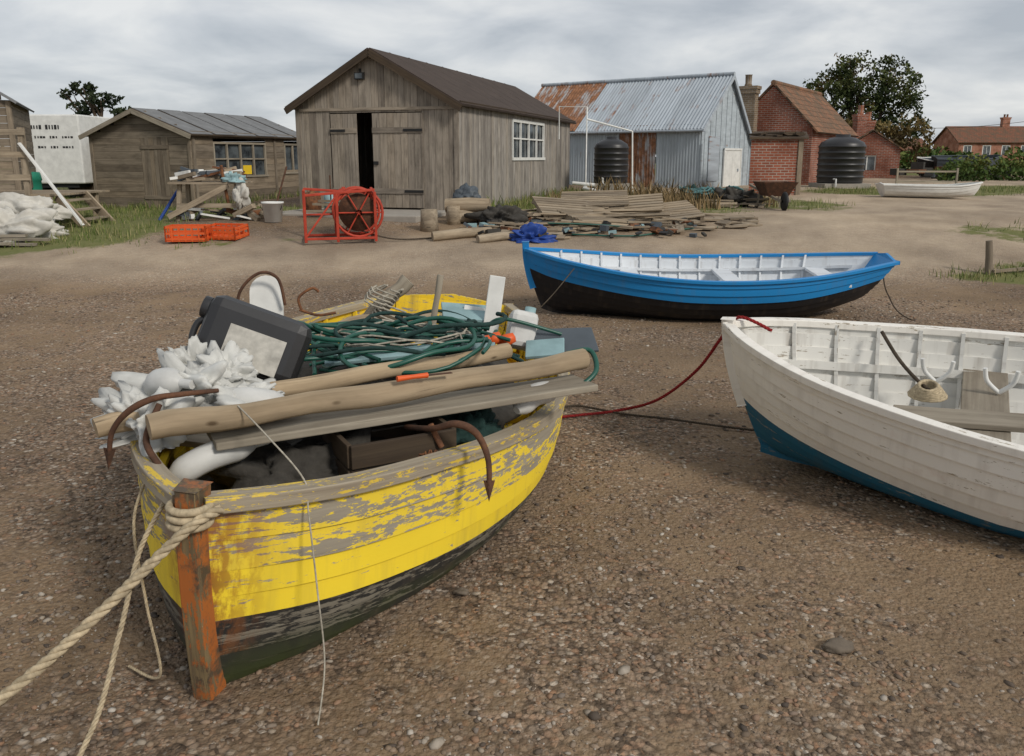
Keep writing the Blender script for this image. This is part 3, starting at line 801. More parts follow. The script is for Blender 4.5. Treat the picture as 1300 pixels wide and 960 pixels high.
mb=MB(); mb.lathe((-11.3,19.6,H(-11,19.6)+.0),[(.01,0),(.27,0),(.30,.05),(.31,.3),(.33,.32),(.31,.34),(.31,.7),(.33,.72),(.30,.9),(.01,.92)],24); mb.obj('green_barrel',M_GREEN)

# ---------------------------------------------------------------- corrugated shed
S=group('corrugated_iron_shed'); A=(6.35,28.5)
u1=Vector((-.782,.623)); g1=Vector((.623,.782))
B_=(A[0]+8*u1.x,A[1]+8*u1.y); C_=(A[0]+4.1*g1.x,A[1]+4.1*g1.y)
WA=Wall(A,B_,(-.6,-.8)); WG=Wall(A,C_,(.8,-.6)); zb=.55; e1=2.80; e2=2.15; rg=4.5; rm=2.0
def cw(W,a0,a1,m):
    mb.corr(W.P(a0,zb),W.P(a1,zb),W.P(a1,e1),W.P(a0,e1),.11,.02,m,4,u0=a0)
mb=MB(); cw(WA,0,1.7,0); cw(WA,1.72,3.2,1); cw(WA,3.22,8,0); mb.obj('front_wall',[C_GALVW,C_RUST],S)
mb=MB(); n_=20
for i in range(n_):
    a0=4.1*i/n_;a1=4.1*(i+1)/n_-.012
    def tp(a_): return e1+(rg-e1)*a_/rm if a_<rm else rg+(e2-rg)*(a_-rm)/(4.1-rm)
    WG.box(mb,a0,a1,zb,tp(a0),-.02,.004+.012*(i%2),0,.5,tp(a1))
for (x0,x1) in((-.03,.08),(4.02,4.12)): WG.box(mb,x0,x1,zb,e2,.0,.05)
mb.obj('gable_wall',C_GALVW,S)
mb=MB(); WG.box(mb,1.75,3.1,.68,1.95,.03,.06); WG.box(mb,1.68,1.75,.65,2.02,.03,.08); WG.box(mb,3.1,3.17,.65,2.02,.03,.08); WG.box(mb,1.68,3.17,1.95,2.02,.03,.085); WG.box(mb,2.41,2.43,.68,1.95,.06,.066)
mb.obj('doors',M_WHITEPT,S)
mb=MB(); WG.box(mb,2.85,2.93,1.2,1.3,.06,.09,0); WG.box(mb,.5,1.3,.9,2.4,.02,.045,0); mb.obj('door_latch_and_hatch',C_GALV,S)
Rr0=WG.P(rm,rg,.15); Rr1=Rr0+Vector((u1.x,u1.y,0))*8.3
ea0=WG.P(-.2,e1-.17,.15); ea1=ea0+Vector((u1.x,u1.y,0))*8.3
eb0=WG.P(4.3,e2-.22,.15); eb1=eb0+Vector((u1.x,u1.y,0))*8.3
mb=MB(); k=.62; up=Vector((0,0,.03))
mb.corr(ea0,ea0.lerp(ea1,k),Rr0.lerp(Rr1,k),Rr0,.13,.022,0,6)
mb.corr(ea0.lerp(ea1,k)+up,ea1+up,Rr1+up,Rr0.lerp(Rr1,k)+up,.13,.022,1,6,u0=30)
mb.corr(eb0,eb1,Rr1,Rr0,.13,.022,0,6)
mb.obj('roof_sheets',[C_GALV,C_RUST],S)
mb=MB(); mb.tube([Rr0+Vector((0,0,.03)),Rr1+Vector((0,0,.06))],.07,8); mb.beam(ea0-Vector((0,0,.06)),Rr0-Vector((0,0,.06)),.03,.12); mb.beam(eb0-Vector((0,0,.06)),Rr0-Vector((0,0,.06)),.03,.12)
mb.tube([ea0-Vector((0,0,.05)),ea1-Vector((0,0,.05))],.045,8); mb.obj('ridge_and_trim',C_GALV,S)

# ---------------------------------------------------------------- water tanks and pipes
def tank(name,x,y,zb_,r,h):
    S=group(name); prof=[(.01,0),(r*.97,0),(r,.04)]
    nr=6; hb=h*.74
    for i in range(nr):
        z_=.06+hb*i/nr; dz=hb/nr
        prof+=[(r,z_),(r,z_+dz*.62),(r*1.035,z_+dz*.68),(r*1.035,z_+dz*.9),(r,z_+dz*.96)]
    prof+=[(r,.06+hb),(r*.93,.06+hb+h*.06),(r*.55,h*.93),(r*.32,h*.95),(r*.32,h),(.01,h)]
    mb=MB(); mb.lathe((x,y,zb_),prof,36); mb.obj('tank_body',M_BLACKP,S)
    mb=MB(); mb.box((x,y,(zb_+H(x,y)-.1)/2),(r*2.1,r*2.1,zb_-H(x,y)+.1)); mb.obj('plinth',M_CONC,S,bevel=.01)
    mb=MB(); mb.tube([(x-r*.6,y-r*.85,zb_+.15),(x-r*.6,y-r*1.15,zb_+.15),(x-r*.6,y-r*1.15,zb_-.1)],.03,8); mb.obj('outlet_pipe',M_WHITEP,S)
tank('water_tank',2.95,25.2,.95,.50,1.35); tank('water_tank',11.5,29.6,.82,.76,1.66)
mb=MB()
mb.tube([(1.32,23.9,2.2),(1.32,23.9,3.08),(2.1,24.0,3.08),(2.1,24.0,.7)],.019,8); mb.tube([(2.1,24.0,2.75),(3.4,24.1,2.42),(3.45,24.1,.7)],.027,8)
mb.tube([(2.1,24,.9),(2.0,23.4,.85),(2.4,23.2,.8)],.05,8); mb.tube([(1.7,23.6,1.0),(2.3,23.4,.95)],.05,8)
mb.obj('white_drain_pipe',M_WHITEPT)

# ---------------------------------------------------------------- brick outbuilding
S=group('brick_outbuilding'); p0=(6.75,24.0);p1=(8.25,24.15);p2=(9.4,27.6)
W1=Wall(p0,p1,(0,-1)); W2=Wall(p1,p2,(1,0)); W4=Wall(p0,(7.9,27.4),(-1,0))
mb=MB(); W1.solid(mb,.4,2.2,[]); W2.solid(mb,.4,2.2,[(.5,1.5,.4,1.95)],depth=.2); W4.solid(mb,.4,2.2)
mb.obj('walls',BRICK,S)
mb=MB(); W2.vplanks(mb,.5,lambda a_:1.93,.14,a0=.52,a1=1.48,o=-.15); W1.box(mb,W1.L-.12,W1.L+.02,.4,2.2,.0,.04); mb.obj('door',W_LOW,S)
mb=MB(); mb.slab(W1.P(-.1,2.2,.12),W1.P(W1.L+.12,2.2,.12),W2.P(W2.L,2.47,.12),W4.P(W4.L,2.47,.12),.05)
for k in range(26): mb.box((U(6.95,8.6),U(24.2,25.8),2.30+U(0,.1)),(U(.2,.7),U(.08,.25),.05),U(0,3),Rm=(Matrix.Rotation(U(0,3),3,'Z')@Matrix.Rotation(U(-.25,.25),3,'X')))
mb.obj('patched_roof',W_DARK,S)

# ---------------------------------------------------------------- brick cottage
S=group('brick_cottage'); l0=(8.6,33.5); r0_=(11.2,31.8); ld=Vector((.547,.837)); LL=7.2
WC=Wall(l0,r0_,(-.4,-.9)); WR=Wall(r0_,(r0_[0]+LL*ld.x,r0_[1]+LL*ld.y),(1,-.4)); WCL=Wall(l0,(l0[0]+LL*ld.x,l0[1]+LL*ld.y),(-1,.4))
mb=MB(); WC.solid(mb,.5,2.8,[(1.0,1.7,1.4,2.3)]); WC.poly(mb,[(0,2.8),(WC.L,2.8),(WC.L/2,4.35)]); WR.solid(mb,.5,2.8,[(2,3,1.3,2.3),(5,6,1.3,2.3)]); WCL.solid(mb,.5,2.8)
mb.obj('walls',BRICK,S)
mb=MB(); WR.window(mb,2,3,1.3,2.3,2,2,0,1,o=-.1); WR.window(mb,5,6,1.3,2.3,2,2,0,1,o=-.1); WC.window(mb,1.0,1.7,1.4,2.3,2,2,0,1,o=-.08); mb.obj('windows',[M_WHITEPT,GLASS],S)
mb=MB(); q0=WC.P(WC.L/2,4.40,.08); q1=q0-WC.n*(LL+.1)
for sx in(-.2,WC.L+.2):
    a_=WC.P(sx,2.58,.08); b_=a_-WC.n*(LL+.1); mb.slab(a_,b_,q1,q0,.06)
mb.tube([q0+Vector((0,0,.06)),q1+Vector((0,0,.06))],.1,8); mb.obj('pantile_roof',TILE,S)
def stack(mb,c,w,d,z0_,z1_,rz=0,pots=1):
    for (ww,za,zb__) in((1,z0_,z1_-.28),(1.12,z1_-.28,z1_-.12),(1.22,z1_-.12,z1_)):
        hh=zb__-za; cx=Vector((c[0],c[1],(za+zb__)/2)); Rm=Matrix.Rotation(rz,3,'Z'); vs=[];g=[]
        for x in(-.5,.5):
            for y in(-.5,.5):
                for z in(-.5,.5):
                    vs.append(cx+Rm@Vector((x*w*ww,y*d*ww,z*hh))); g.append((x*w*ww+y*d*ww,cx.z+z*hh,0))
        mb.add(vs,[(0,1,3,2),(4,6,7,5),(0,4,5,1),(2,3,7,6),(0,2,6,4),(1,5,7,3)],0,.5,False,g)
    for k in range(pots): mb.lathe((c[0]+(k-(pots-1)/2)*.4,c[1],z1_),[(.13,0),(.15,.04),(.12,.1),(.13,.4),(.15,.42),(.1,.42)],12,1)
BRICKY=brickmat('buff_brick',(.26,.19,.12),(.20,.15,.10))
mb=MB(); stack(mb,WC.P(.65,0,.22)[:2],.72,.45,.5,4.35,math.atan2(WC.d.y,WC.d.x)); mb.obj('chimney',[BRICKY,BRICKY],S)
S=group('brick_cottage_wing'); 
P0=(16.0,41.0);P1=(18.4,40.2); W5=Wall(P0,P1,(0,-1)); W6=Wall(P1,(21.5,48),(1,0))
mb=MB(); W5.solid(mb,.5,2.1,[(.7,1.5,1.1,1.8)]); W5.poly(mb,[(0,2.1),(W5.L,2.1),(W5.L/2,2.9)]); W6.solid(mb,.5,2.1); mb.obj('walls',BRICK,S)
mb=MB(); W5.window(mb,.7,1.5,1.1,1.8,2,1,0,1,o=-.08); mb.obj('window',[M_WHITEPT,GLASS],S)
mb=MB(); q0=W5.P(W5.L/2,2.95,.1); q1=q0-W5.n*8
for sx in(-.15,W5.L+.15):
    a_=W5.P(sx,2.0,.1); b_=a_-W5.n*8; mb.slab(a_,b_,q1,q0,.06)
mb.obj('roof',TILE,S)
mb=MB(); stack(mb,(17.0,41.8),.5,.4,2,3.75,.2,1); stack(mb,(17.9,43),.5,.4,2,3.5,.2,1); mb.obj('chimney',[BRICK,BRICK2],S)

# ---------------------------------------------------------------- distant red houses
def house(x0,x1,y,zb_,ev_,rg_,n,chim=()):
    S=group('red_brick_house'); Wf=Wall((x0,y),(x1,y),(0,-1)); d=7; Wl=Wall((x0,y),(x0,y+d),(-1,0)); Wr=Wall((x1,y),(x1,y+d),(1,0))
    ops=[(i*Wf.L/n+Wf.L/n*.25,i*Wf.L/n+Wf.L/n*.7,(zb_+ev_)/2-.1,ev_-.35) for i in range(n)]
    mb=MB(); Wf.solid(mb,zb_,ev_,ops); Wl.solid(mb,zb_,ev_); Wr.solid(mb,zb_,ev_)
    for W_ in(Wl,Wr): W_.poly(mb,[(0,ev_),(d,ev_),(d/2,rg_)])
    mb.obj('walls',BRICK2,S)
    mb=MB(); [Wf.window(mb,*o,2,1,0,1,o=-.05,fw=.12) for o in ops]; mb.obj('windows',[M_WHITEPT,GLASS],S)
    mb=MB(); mb.slab((x0-.3,y-.3,ev_-.1),(x1+.3,y-.3,ev_-.1),(x1+.3,y+d/2,rg_),(x0-.3,y+d/2,rg_),.12); mb.slab((x0-.3,y+d+.3,ev_-.1),(x1+.3,y+d+.3,ev_-.1),(x1+.3,y+d/2,rg_),(x0-.3,y+d/2,rg_),.12); mb.obj('roof',TILE2,S)
    mb=MB()
    for c in chim: stack(mb,(c,y+d/2),1,.7,rg_-.6,rg_+1.3,0,2)
    if chim: mb.obj('chimney',[BRICK2,TILE2],S)
house(61.5,80,117,.6,3.7,5.9,7,(69.5,)); house(54,61,124,.6,2.6,4.4,3)
mb=MB(); mb.tube([(70.5,100,.5),(70.5,100,7.4)],.1,8); mb.box((70.5,100,7),(1.6,.1,.1))
mb.tube(spline([(70.5,100,7.1),(60,112,5.6),(50,124,5.9)],10),.03,5); mb.obj('telegraph_pole',W_DARK)

# ---------------------------------------------------------------- vegetation
def leaves(mb,cs,n,size,gap=.0,freq=1.2,seed=0,flat=1):
    tot=sum(c[3]*c[4]*c[5] for c in cs)
    for (cx,cy,cz,rx,ry,rz_) in cs:
        k=int(n*rx*ry*rz_/tot)
        for _ in range(k):
            d=Vector((random.gauss(0,1),random.gauss(0,1),random.gauss(0,1))).normalized(); rr=(.35+.65*R()**.5)*(1+.4*noise.noise(d*2.6+Vector((cx+seed,cy,cz))))
            p=Vector((cx+d.x*rx*rr,cy+d.y*ry*rr,cz+d.z*rz_*rr))
            nn=noise.noise(p*freq+Vector((seed,0,0)))
            if nn<gap: continue
            sz_=size*U(.6,1.3); a_=Vector((U(-1,1),U(-1,1),U(-1,1)*flat)).normalized(); b_=a_.orthogonal().normalized(); b_=(Matrix.Rotation(U(0,6),3,a_)@b_)
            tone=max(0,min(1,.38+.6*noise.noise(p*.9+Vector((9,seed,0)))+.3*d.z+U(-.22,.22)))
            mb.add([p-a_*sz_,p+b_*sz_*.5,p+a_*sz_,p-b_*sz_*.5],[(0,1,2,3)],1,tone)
def tree(name,x,y,trunks,cs,n,size,mat,gap=-.12,freq=1.2,seed=0,flat=1):
    mb=MB(); z=H(x,y)
    for (tx,tr_) in trunks:
        for c in random.sample(cs,min(len(cs),max(2,len(cs)//len(trunks)+1))):
            p0=Vector((x+tx,y,z-.1)); p3=Vector(c[:3]); p1=p0+Vector((tx*.1,0,(p3.z-z)*.45)); p2=p1.lerp(p3,.5)+Vector((U(-.2,.2),0,.1))
            pts=spline([p0,p1,p2,p3],5); mb.tube(pts,[tr_*(1-.85*i/(len(pts)-1)) for i in range(len(pts))],7,0)
            for _ in range(3):
                q=p3+Vector((U(-1,1)*c[3],U(-1,1)*c[4],U(0,1)*c[5]))*.7; mb.tube([p2,p2.lerp(q,.5)+Vector((0,0,.15)),q],[tr_*.3,tr_*.18,tr_*.05],5,0)
    leaves(mb,cs,n,size,gap,freq,seed,flat); mb.obj(name,[BARK,mat])
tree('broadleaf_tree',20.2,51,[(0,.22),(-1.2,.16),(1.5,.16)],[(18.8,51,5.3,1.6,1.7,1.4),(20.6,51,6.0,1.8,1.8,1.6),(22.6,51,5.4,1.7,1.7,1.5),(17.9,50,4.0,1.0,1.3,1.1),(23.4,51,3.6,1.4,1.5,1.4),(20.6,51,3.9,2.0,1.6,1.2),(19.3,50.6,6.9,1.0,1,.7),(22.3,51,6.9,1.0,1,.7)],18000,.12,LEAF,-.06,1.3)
tree('autumn_tree',19.2,47,[(0,.12),(1.6,.12)],[(18.7,47,2.6,1.4,1.3,1.2),(20.4,47,2.3,1.4,1.3,1.4),(22.0,47,2.7,1.2,1.3,1.2)],6000,.12,LEAF_A,-.05,1.3,4)
tree('pine_tree',-22.2,46,[(0,.2)],[(-23.2,46,3.5,.9,.8,.35),(-21.4,46,3.3,.9,.8,.35),(-23.0,46,4.2,.9,.7,.35),(-22.0,46,4.7,1.0,.7,.4),(-22.9,46,5.3,.7,.6,.35),(-20.9,46,4.1,.7,.5,.25),(-22.2,46,2.8,1.5,.8,.35),(-23.8,46,5.0,.4,.3,.25),(-20.4,46,3.2,.6,.5,.25)],7000,.12,NEEDLE,-.05,1.8,8)
mb=MB(); leaves(mb,[(19.5+k*1.3,37+U(-1,1),.9+U(0,.25),1.1,.9,.55+U(0,.25)) for k in range(9)]+[(13.0+k*1.1,44,.9,1,.8,.5) for k in range(4)],9000,.10,-.3,1.5,2); mb.obj('hedge',[BARK,HEDGE])
mb=MB(); leaves(mb,[(-140+k*7,150+U(-6,6),1.4+U(0,1.2),5,4,1.3+U(0,.9)) for k in range(42)],12000,.6,-.3,.3,5); mb.obj('distant_treeline',[BARK,LEAF])
mb=MB(); leaves(mb,[(26+k*3,60+U(-2,2),1.2+U(0,.3),2.2,2,.9) for k in range(9)],5000,.22,-.3,.6,6); mb.obj('distant_hedge',[BARK,HEDGE])

def tuft(mb,x,y,n,h,spread,rmin=0,rmax=1):
    for _ in range(n):
        a_=U(0,6.283); r_=spread*R()**.5; bx=x+math.cos(a_)*r_; by=y+math.sin(a_)*r_; bz=H(bx,by)-.01
        hh=h*U(.5,1.2); l=Vector((U(-1,1),U(-1,1),0))*hh*.45
        w_=Vector((U(-1,1),U(-1,1),0)).normalized()*max(.006,hh*.04)
        b0=Vector((bx,by,bz)); m_=b0+l*.35+Vector((0,0,hh*.6)); t_=b0+l+Vector((0,0,hh))
        mb.add([b0-w_,b0+w_,m_+w_*.7,m_-w_*.7,t_],[(0,1,2,3),(3,2,4)],0,U(rmin,rmax))
mb=MB(); cnt=0
while cnt<3600:
    y=U(10.5,30); x=U(-.66*y,.66*y)
    g=grassf(x,y)
    if R()<g*g and noise.noise(Vector((x*1.1,y*1.1,2)))>-.25:
        tuft(mb,x,y,int(U(4,9)),U(.05,.17),.18); cnt+=1
    else: cnt+=.02
for k in range(80): 
    s_=U(0,9.3); p=WSd.P(s_,0,U(.05,.7)); tuft(mb,p.x,p.y,9,U(.1,.3),.2)
for k in range(55):
    s_=U(0,4.6); p=WS2.P(s_,0,U(.05,.5)); tuft(mb,p.x,p.y,8,U(.1,.3),.15)
for k in range(40):
    s_=U(0,2.8); p=WF2.P(s_,0,U(.05,.5)); tuft(mb,p.x,p.y,8,U(.1,.25),.15)
for c in((6.45,11.3),(6.7,11.2),(6.2,11.15),(7.2,11.5),(6.9,11.6)): tuft(mb,c[0],c[1],26,.10,.28)
mb.obj('grass',GRASS)
mb=MB()
for (x,y,h_) in((2.9,19.0,.55),(3.3,19.6,.6),(3.6,18.8,.5),(3.2,17.8,.45),(4.6,20.5,.5),(5.9,19.5,.4),(1.2,18.3,.4),(2.4,20.6,.6),(3.5,17.2,.35),(4.0,18.0,.4)):
    tuft(mb,x,y,90,h_,.5)
mb.obj('dry_weed_clump',WEED)

# ---------------------------------------------------------------- yard clutter
def g_(x,y,dz=0): return Vector((x,y,H(x,y)+dz))
S=group('red_cable_winch'); mb=MB(); c=g_(-2.78,13.6); Rm=Matrix.Rotation(.25,3,'Z'); 
def wp(x,y,z): return c+Rm@Vector((x,y,z))
X0,X1,Y0,Y1,Z1=-.58,.52,-.34,.34,.74
cor=[(X0,Y0),(X1,Y0),(X1,Y1),(X0,Y1)]
for k in range(4):
    a_=cor[k];b_=cor[(k+1)%4]
    for z_ in(.06,Z1): mb.beam(wp(*a_,z_),wp(*b_,z_+ (.08 if z_>.5 else 0)),.04,.04)
    mb.beam(wp(*a_,.0),wp(*a_,Z1+.05),.04,.04)
mb.beam(wp(X0,Y0,.08),wp(X0+.5,Y0,Z1),.03,.03); mb.beam(wp(X0+.5,Y0,.0),wp(X0+.5,Y0,Z1+.03),.04,.04); mb.beam(wp(X0+.5,Y1,.0),wp(X0+.5,Y1,Z1+.03),.04,.04)
mb.beam(wp(X0,Y1,.4),wp(X0+.5,Y1,.4),.03,.03)
mb.obj('frame',M_RED,S,bevel=.006)
mb=MB(); Ra=Rm@Matrix.Rotation(math.pi/2,3,'X')
for yy_ in(-.30,.28):
    ring=[wp(.26+.38*math.cos(k*.2618),yy_,.46+.38*math.sin(k*.2618)) for k in range(24)]; mb.tube(ring,.022,8,0,closed=True)
    for k in range(6): mb.tube([wp(.26,yy_,.46),wp(.26+.37*math.cos(k*1.047),yy_,.46+.37*math.sin(k*1.047))],.013,6)
mb.obj('wheels',M_RED,S)
mb=MB(); mb.lathe(wp(.26,0,.46),[(.05,-.36),(.06,-.26),(.30,-.26),(.30,-.25),(.2,-.24),(.24,-.15),(.26,0),(.24,.15),(.2,.24),(.30,.25),(.30,.26),(.06,.26),(.05,.36)],28,0,Rm=Ra); mb.obj('cable_drum',RUST_D,S)
mb=MB(); rope3(mb,[wp(.2,-.2,.2),wp(.8,-.3,.03),wp(1.6,-.2,.03),wp(2.3,.3,.04)],.012); mb.obj('cable',ROPE_D,S)
def crate(x,y,w,d,h,rz,tilt=0):
    S=group('orange_fish_crate'); mb=MB(); R3=Matrix.Rotation(rz,3,'Z')@Matrix.Rotation(tilt,3,'X'); c=g_(x,y,.01)
    def bx(cx,cy,cz,sx,sy,sz): mb.box(c+R3@Vector((cx,cy,cz)),(sx,sy,sz),Rm=R3)
    bx(0,0,.01,w,d,.02)
    for z_ in(.04,.13,h-.02):
        for s_ in(-1,1): bx(0,s_*d/2,z_,w,.02,.035); bx(s_*w/2,0,z_,.02,d,.035)
    for k in range(7):
        for s_ in(-1,1): bx(-w/2+w*k/6,s_*d/2,h/2,.022,.022,h)
    for k in range(4):
        for s_ in(-1,1): bx(s_*w/2,-d/2+d*k/3,h/2,.022,.022,h)
    mb.obj('crate_shell',M_ORG,S)
crate(-5.25,13.5,.62,.4,.25,.1); crate(-4.72,13.7,.6,.4,.2,-.25,.1)
S=group('white_bucket'); c=g_(-4.32,15.1); mb=MB(); mb.lathe(c,[(.01,0),(.15,0),(.185,.33),(.20,.33),(.20,.36),(.175,.36),(.14,.02),(.01,.02)],24); mb.obj('pail',M_WHITEPT,S)
mb=MB(); mb.tube([c+Vector((.19*math.cos(a_),.05*math.sin(a_)-.1,.3-.14*math.sin(a_))) for a_ in [k*math.pi/10 for k in range(11)]],.006,6); mb.obj('handle',M_IRON,S)
S=group('workbench'); cx,cy=-5.6,15.7; zb_=H(cx,cy); mb=MB()
for k in range(4): mb.box((cx,cy-.27+k*.18,zb_+.66),(1.35,.165,.035),.05)
for sx in(-.58,.58):
    for sy in(-.25,.25): mb.beam((cx+sx,cy+sy,zb_-.03),(cx+sx*.9,cy+sy*.8,zb_+.65),.07,.07)
mb.beam((cx-.58,cy-.25,zb_+.25),(cx+.58,cy-.25,zb_+.25),.05,.08); mb.beam((cx-.7,cy-.4,zb_+.05),(cx+.4,cy-.3,zb_+.62),.04,.1)
mb.obj('bench_frame',W_DRIFT,S)
S=group('junk_heap'); mb=MB()
for k in range(30):
    c=Vector((cx+U(-.65,.6),cy+U(-.25,.25),zb_+.72+U(0,.18))); mb.box(c,(U(.15,.6),U(.04,.12),U(.03,.08)),Rm=Matrix.Rotation(U(-.6,.6),3,'Z')@Matrix.Rotation(U(-.35,.35),3,'Y'),m=random.choice([0,0,1,2,3]))
for k in range(24):
    c=g_(cx+U(-.7,1.2),cy+U(-.5,.3),U(.03,.2)); mb.box(c,(U(.15,.7),U(.04,.14),U(.03,.1)),Rm=Matrix.Rotation(U(-1,1),3,'Z')@Matrix.Rotation(U(-.5,.5),3,'Y'),m=random.choice([0,0,1,2,3]))
mb.tube([(cx+.35,cy-.2,zb_+.3),(cx+.33,cy-.3,zb_+.7),(cx+.3,cy-.3,zb_+.98)],.03,8,1); mb.obj('scrap',[W_DRIFT,RUST,M_SLATE,M_WHITEPT],S)
blob('rags',(cx+.5,cy-.25,zb_+.72),(.2,.18,.13),.9,2,M_LBLUE,S,3,sub=4,ridge=True); blob('rags',(cx+.62,cy-.3,zb_+.45),(.14,.12,.25),.8,2,M_CLOTH,S,5,False,sub=4,ridge=True)
mb=MB()
for (x,y,m_,h_,r_) in((-3.95,16.6,0,.45,.17),(-3.65,16.9,1,.4,.14),(-3.45,17.2,2,.5,.13)):
    mb.lathe(g_(x,y),[(.01,0),(r_,.01),(r_,h_*.8),(r_*.7,h_*.92),(r_*.3,h_*.94),(r_*.3,h_),(.01,h_)],20,m_)
mb.obj('gas_bottle',[RUST,M_LBLUE,M_RED])
mb=MB(); mb.tube([g_(-3.5,16.2,.0),g_(-3.5,16.2,.75)],.015,6); mb.tube([g_(-4.6,16.1,.0),g_(-4.4,16.5,.9)],.02,6); mb.tube([g_(-6.6,15.6,.0),g_(-6.3,15.9,.55)],.03,6,1); mb.obj('scrap_pipe',[RUST_D,M_BLUET])
mb=MB(); c=g_(-3.3,15.9); 
for k in range(5): mb.box(c+Vector((U(-.3,.3),U(-.2,.2),.05+k*.06)),(U(.5,.9),U(.1,.2),.04),U(-.4,.4))
mb.obj('timber_offcuts',W_DRIFT)
mb=MB(); mb.box((-3.0,16.5,H(-3.0,16.5)-.03),(3.2,1.8,.16),-.3); mb.obj('concrete_slab',M_CONC,bevel=.02)
def stump(x,y,r_,h_,Rm=None):
    mb=MB(); c=g_(x,y,-.02)
    pr=[(.01,0),(r_*1.08,0),(r_,h_*.5),(r_*.97,h_),(.01,h_)]
    mb.lathe(c,pr,18,0,Rm=Rm); mb.obj('log_stump',W_DRIFT)
stump(-1.43,14.4,.15,.38); stump(-1.05,15.0,.12,.34)
mb=MB(); 
for (a_,b_,r_) in(((-1.3,13.55,.07),(-.35,13.9,.08),.08),((-.55,13.35,.06),(.15,13.7,.07),.07),((-1.2,15.2,.3),(-.4,15.1,.32),.13),((-1.15,15.0,.12),(-.3,15.35,.12),.12)):
    mb.tube([g_(a_[0],a_[1],a_[2]),g_((a_[0]+b_[0])/2,(a_[1]+b_[1])/2,(a_[2]+b_[2])/2+.01),g_(*b_[:2],b_[2])],[r_,r_*1.05,r_*.92],12)
mb.obj('log_pile',W_DRIFT)
blob('old_sack',g_(-.85,15.6,.42),(.22,.2,.2),.7,2,M_SLATE,None,8,sub=4,ridge=True)
mb=MB()
def deb(n_,x0,x1,y0,y1,hmax,lmin,lmax):
    for _ in range(n_):
        u=R();v=R(); x=x0+(x1-x0)*u; y=y0+(y1-y0)*v
        env=math.sin(math.pi*min(1,max(0,u)))**.6*math.sin(math.pi*v)**.5
        z=H(x,y)+.02+hmax*env*R(); L_=U(lmin,lmax)
        mb.box((x,y,z),(L_,U(.06,.14),U(.015,.04)),Rm=Matrix.Rotation(random.choice([U(-.35,.35),U(-.35,.35),U(1,2)]),3,'Z')@Matrix.Rotation(U(-.09,.09),3,'Y')@Matrix.Rotation(U(-.4,.4),3,'X'))
deb(95,.0,3.3,14.2,17.0,.22,.4,1.5); deb(36,-.4,1.2,13.6,14.8,.13,.2,.7); deb(30,4.2,5.6,18.4,20,.25,.4,1.2); deb(24,3.0,4.4,14.6,16.5,.06,.2,.8)
def pallet(c,rz,tx,ty):
    R3=Matrix.Rotation(rz,3,'Z')@Matrix.Rotation(ty,3,'Y')@Matrix.Rotation(tx,3,'X'); c=Vector(c)
    for k in range(8): mb.box(c+R3@Vector((0,-.5+k*.143,.05)),(1.3,.09,.02),Rm=R3)
    for s_ in(-.6,0,.6): mb.box(c+R3@Vector((s_,0,0)),(.07,1.05,.08),Rm=R3)
    for k in range(3): mb.box(c+R3@Vector((0,-.48+k*.48,-.05)),(1.3,.09,.02),Rm=R3)
for (x,y,dz,rz,tx,ty) in((1.1,15.5,.18,.2,.26,.08),(2.2,15.8,.20,-.15,.3,-.08),(1.6,15.0,.10,.4,.12,.04),(2.8,15.6,.12,.1,.2,-.1),(1.6,16.3,.30,-.1,.2,-.03)):
    pallet(g_(x,y,dz),rz,tx,ty)
mb.obj('timber_debris_heap',W_DRIFT)
mb=MB()
for k in range(80):
    x=U(-.8,3.2);y=U(13.6,15.6); c=g_(x,y,.02+U(0,.10)); mb.box(c,(U(.04,.25),U(.04,.16),U(.02,.10)),Rm=Matrix.Rotation(U(0,3),3,'Z')@Matrix.Rotation(U(-.6,.6),3,'X'),m=random.choice([0,1,2,3,4,0,2,3]))
mb.obj('scrap_heap',[M_NET,M_LBLUE,M_SLATE,RUST,M_IRON])
blob('blue_tarpaulin_heap',g_(.32,13.6,.03),(.32,.20,.17),1.1,2.2,M_BLUET,None,2,sub=5,ridge=True)
mb=MB()
for k in range(14):
    x=4.6+U(-.5,.5);y=19.3+U(-.4,.4); r_=U(.15,.4); ph=U(0,6); tz=U(-.3,.3)
    mb.tube([g_(x+r_*math.cos(a_+ph),y+r_*.8*math.sin(a_+ph),.18+.3*R()*.3+tz*.3*math.cos(a_)+.12) for a_ in [j*.45 for j in range(14)]],.02,6)
mb.obj('fishing_net_heap',ROPE_B)
blob('net_heap',g_(5.1,19.2,.10),(.45,.4,.34),.9,2.5,M_NET,None,4,sub=5,ridge=True); blob('net_heap',g_(-.2,14.9,.08),(.45,.33,.26),.9,2.5,M_NET,None,6,sub=5,ridge=True); blob('net_heap',g_(4.2,19.5,.1),(.45,.4,.30),.9,2.5,M_TEALN,None,9,sub=5,ridge=True)
mb=MB(); mb.tube(spline([g_(1.0,13.9,.03),g_(2.0,13.7,.03),g_(2.8,14.2,.04),g_(3.6,14.6,.03)],8),.016,6); mb.tube(spline([g_(.6,14.0,.2),g_(1.4,14.1,.15),g_(2.2,14.3,.05)],8),.014,6); mb.obj('discarded_hose',M_TEAL)
S=group('wheelbarrow'); c=g_(5.75,18.4); mb=MB(); vs=[];
for (w_,l_,z_) in((.22,.28,.28),(.36,.46,.58)):
    for sx,sy in((-1,-1),(1,-1),(1,1),(-1,1)): vs.append(c+Vector((sx*w_,sy*l_,z_)))
mb.add(vs,[(0,1,2,3),(0,1,5,4),(1,2,6,5),(2,3,7,6),(3,0,4,7)],0); mb.obj('tray',RUST_D,S)
mb=MB(); 
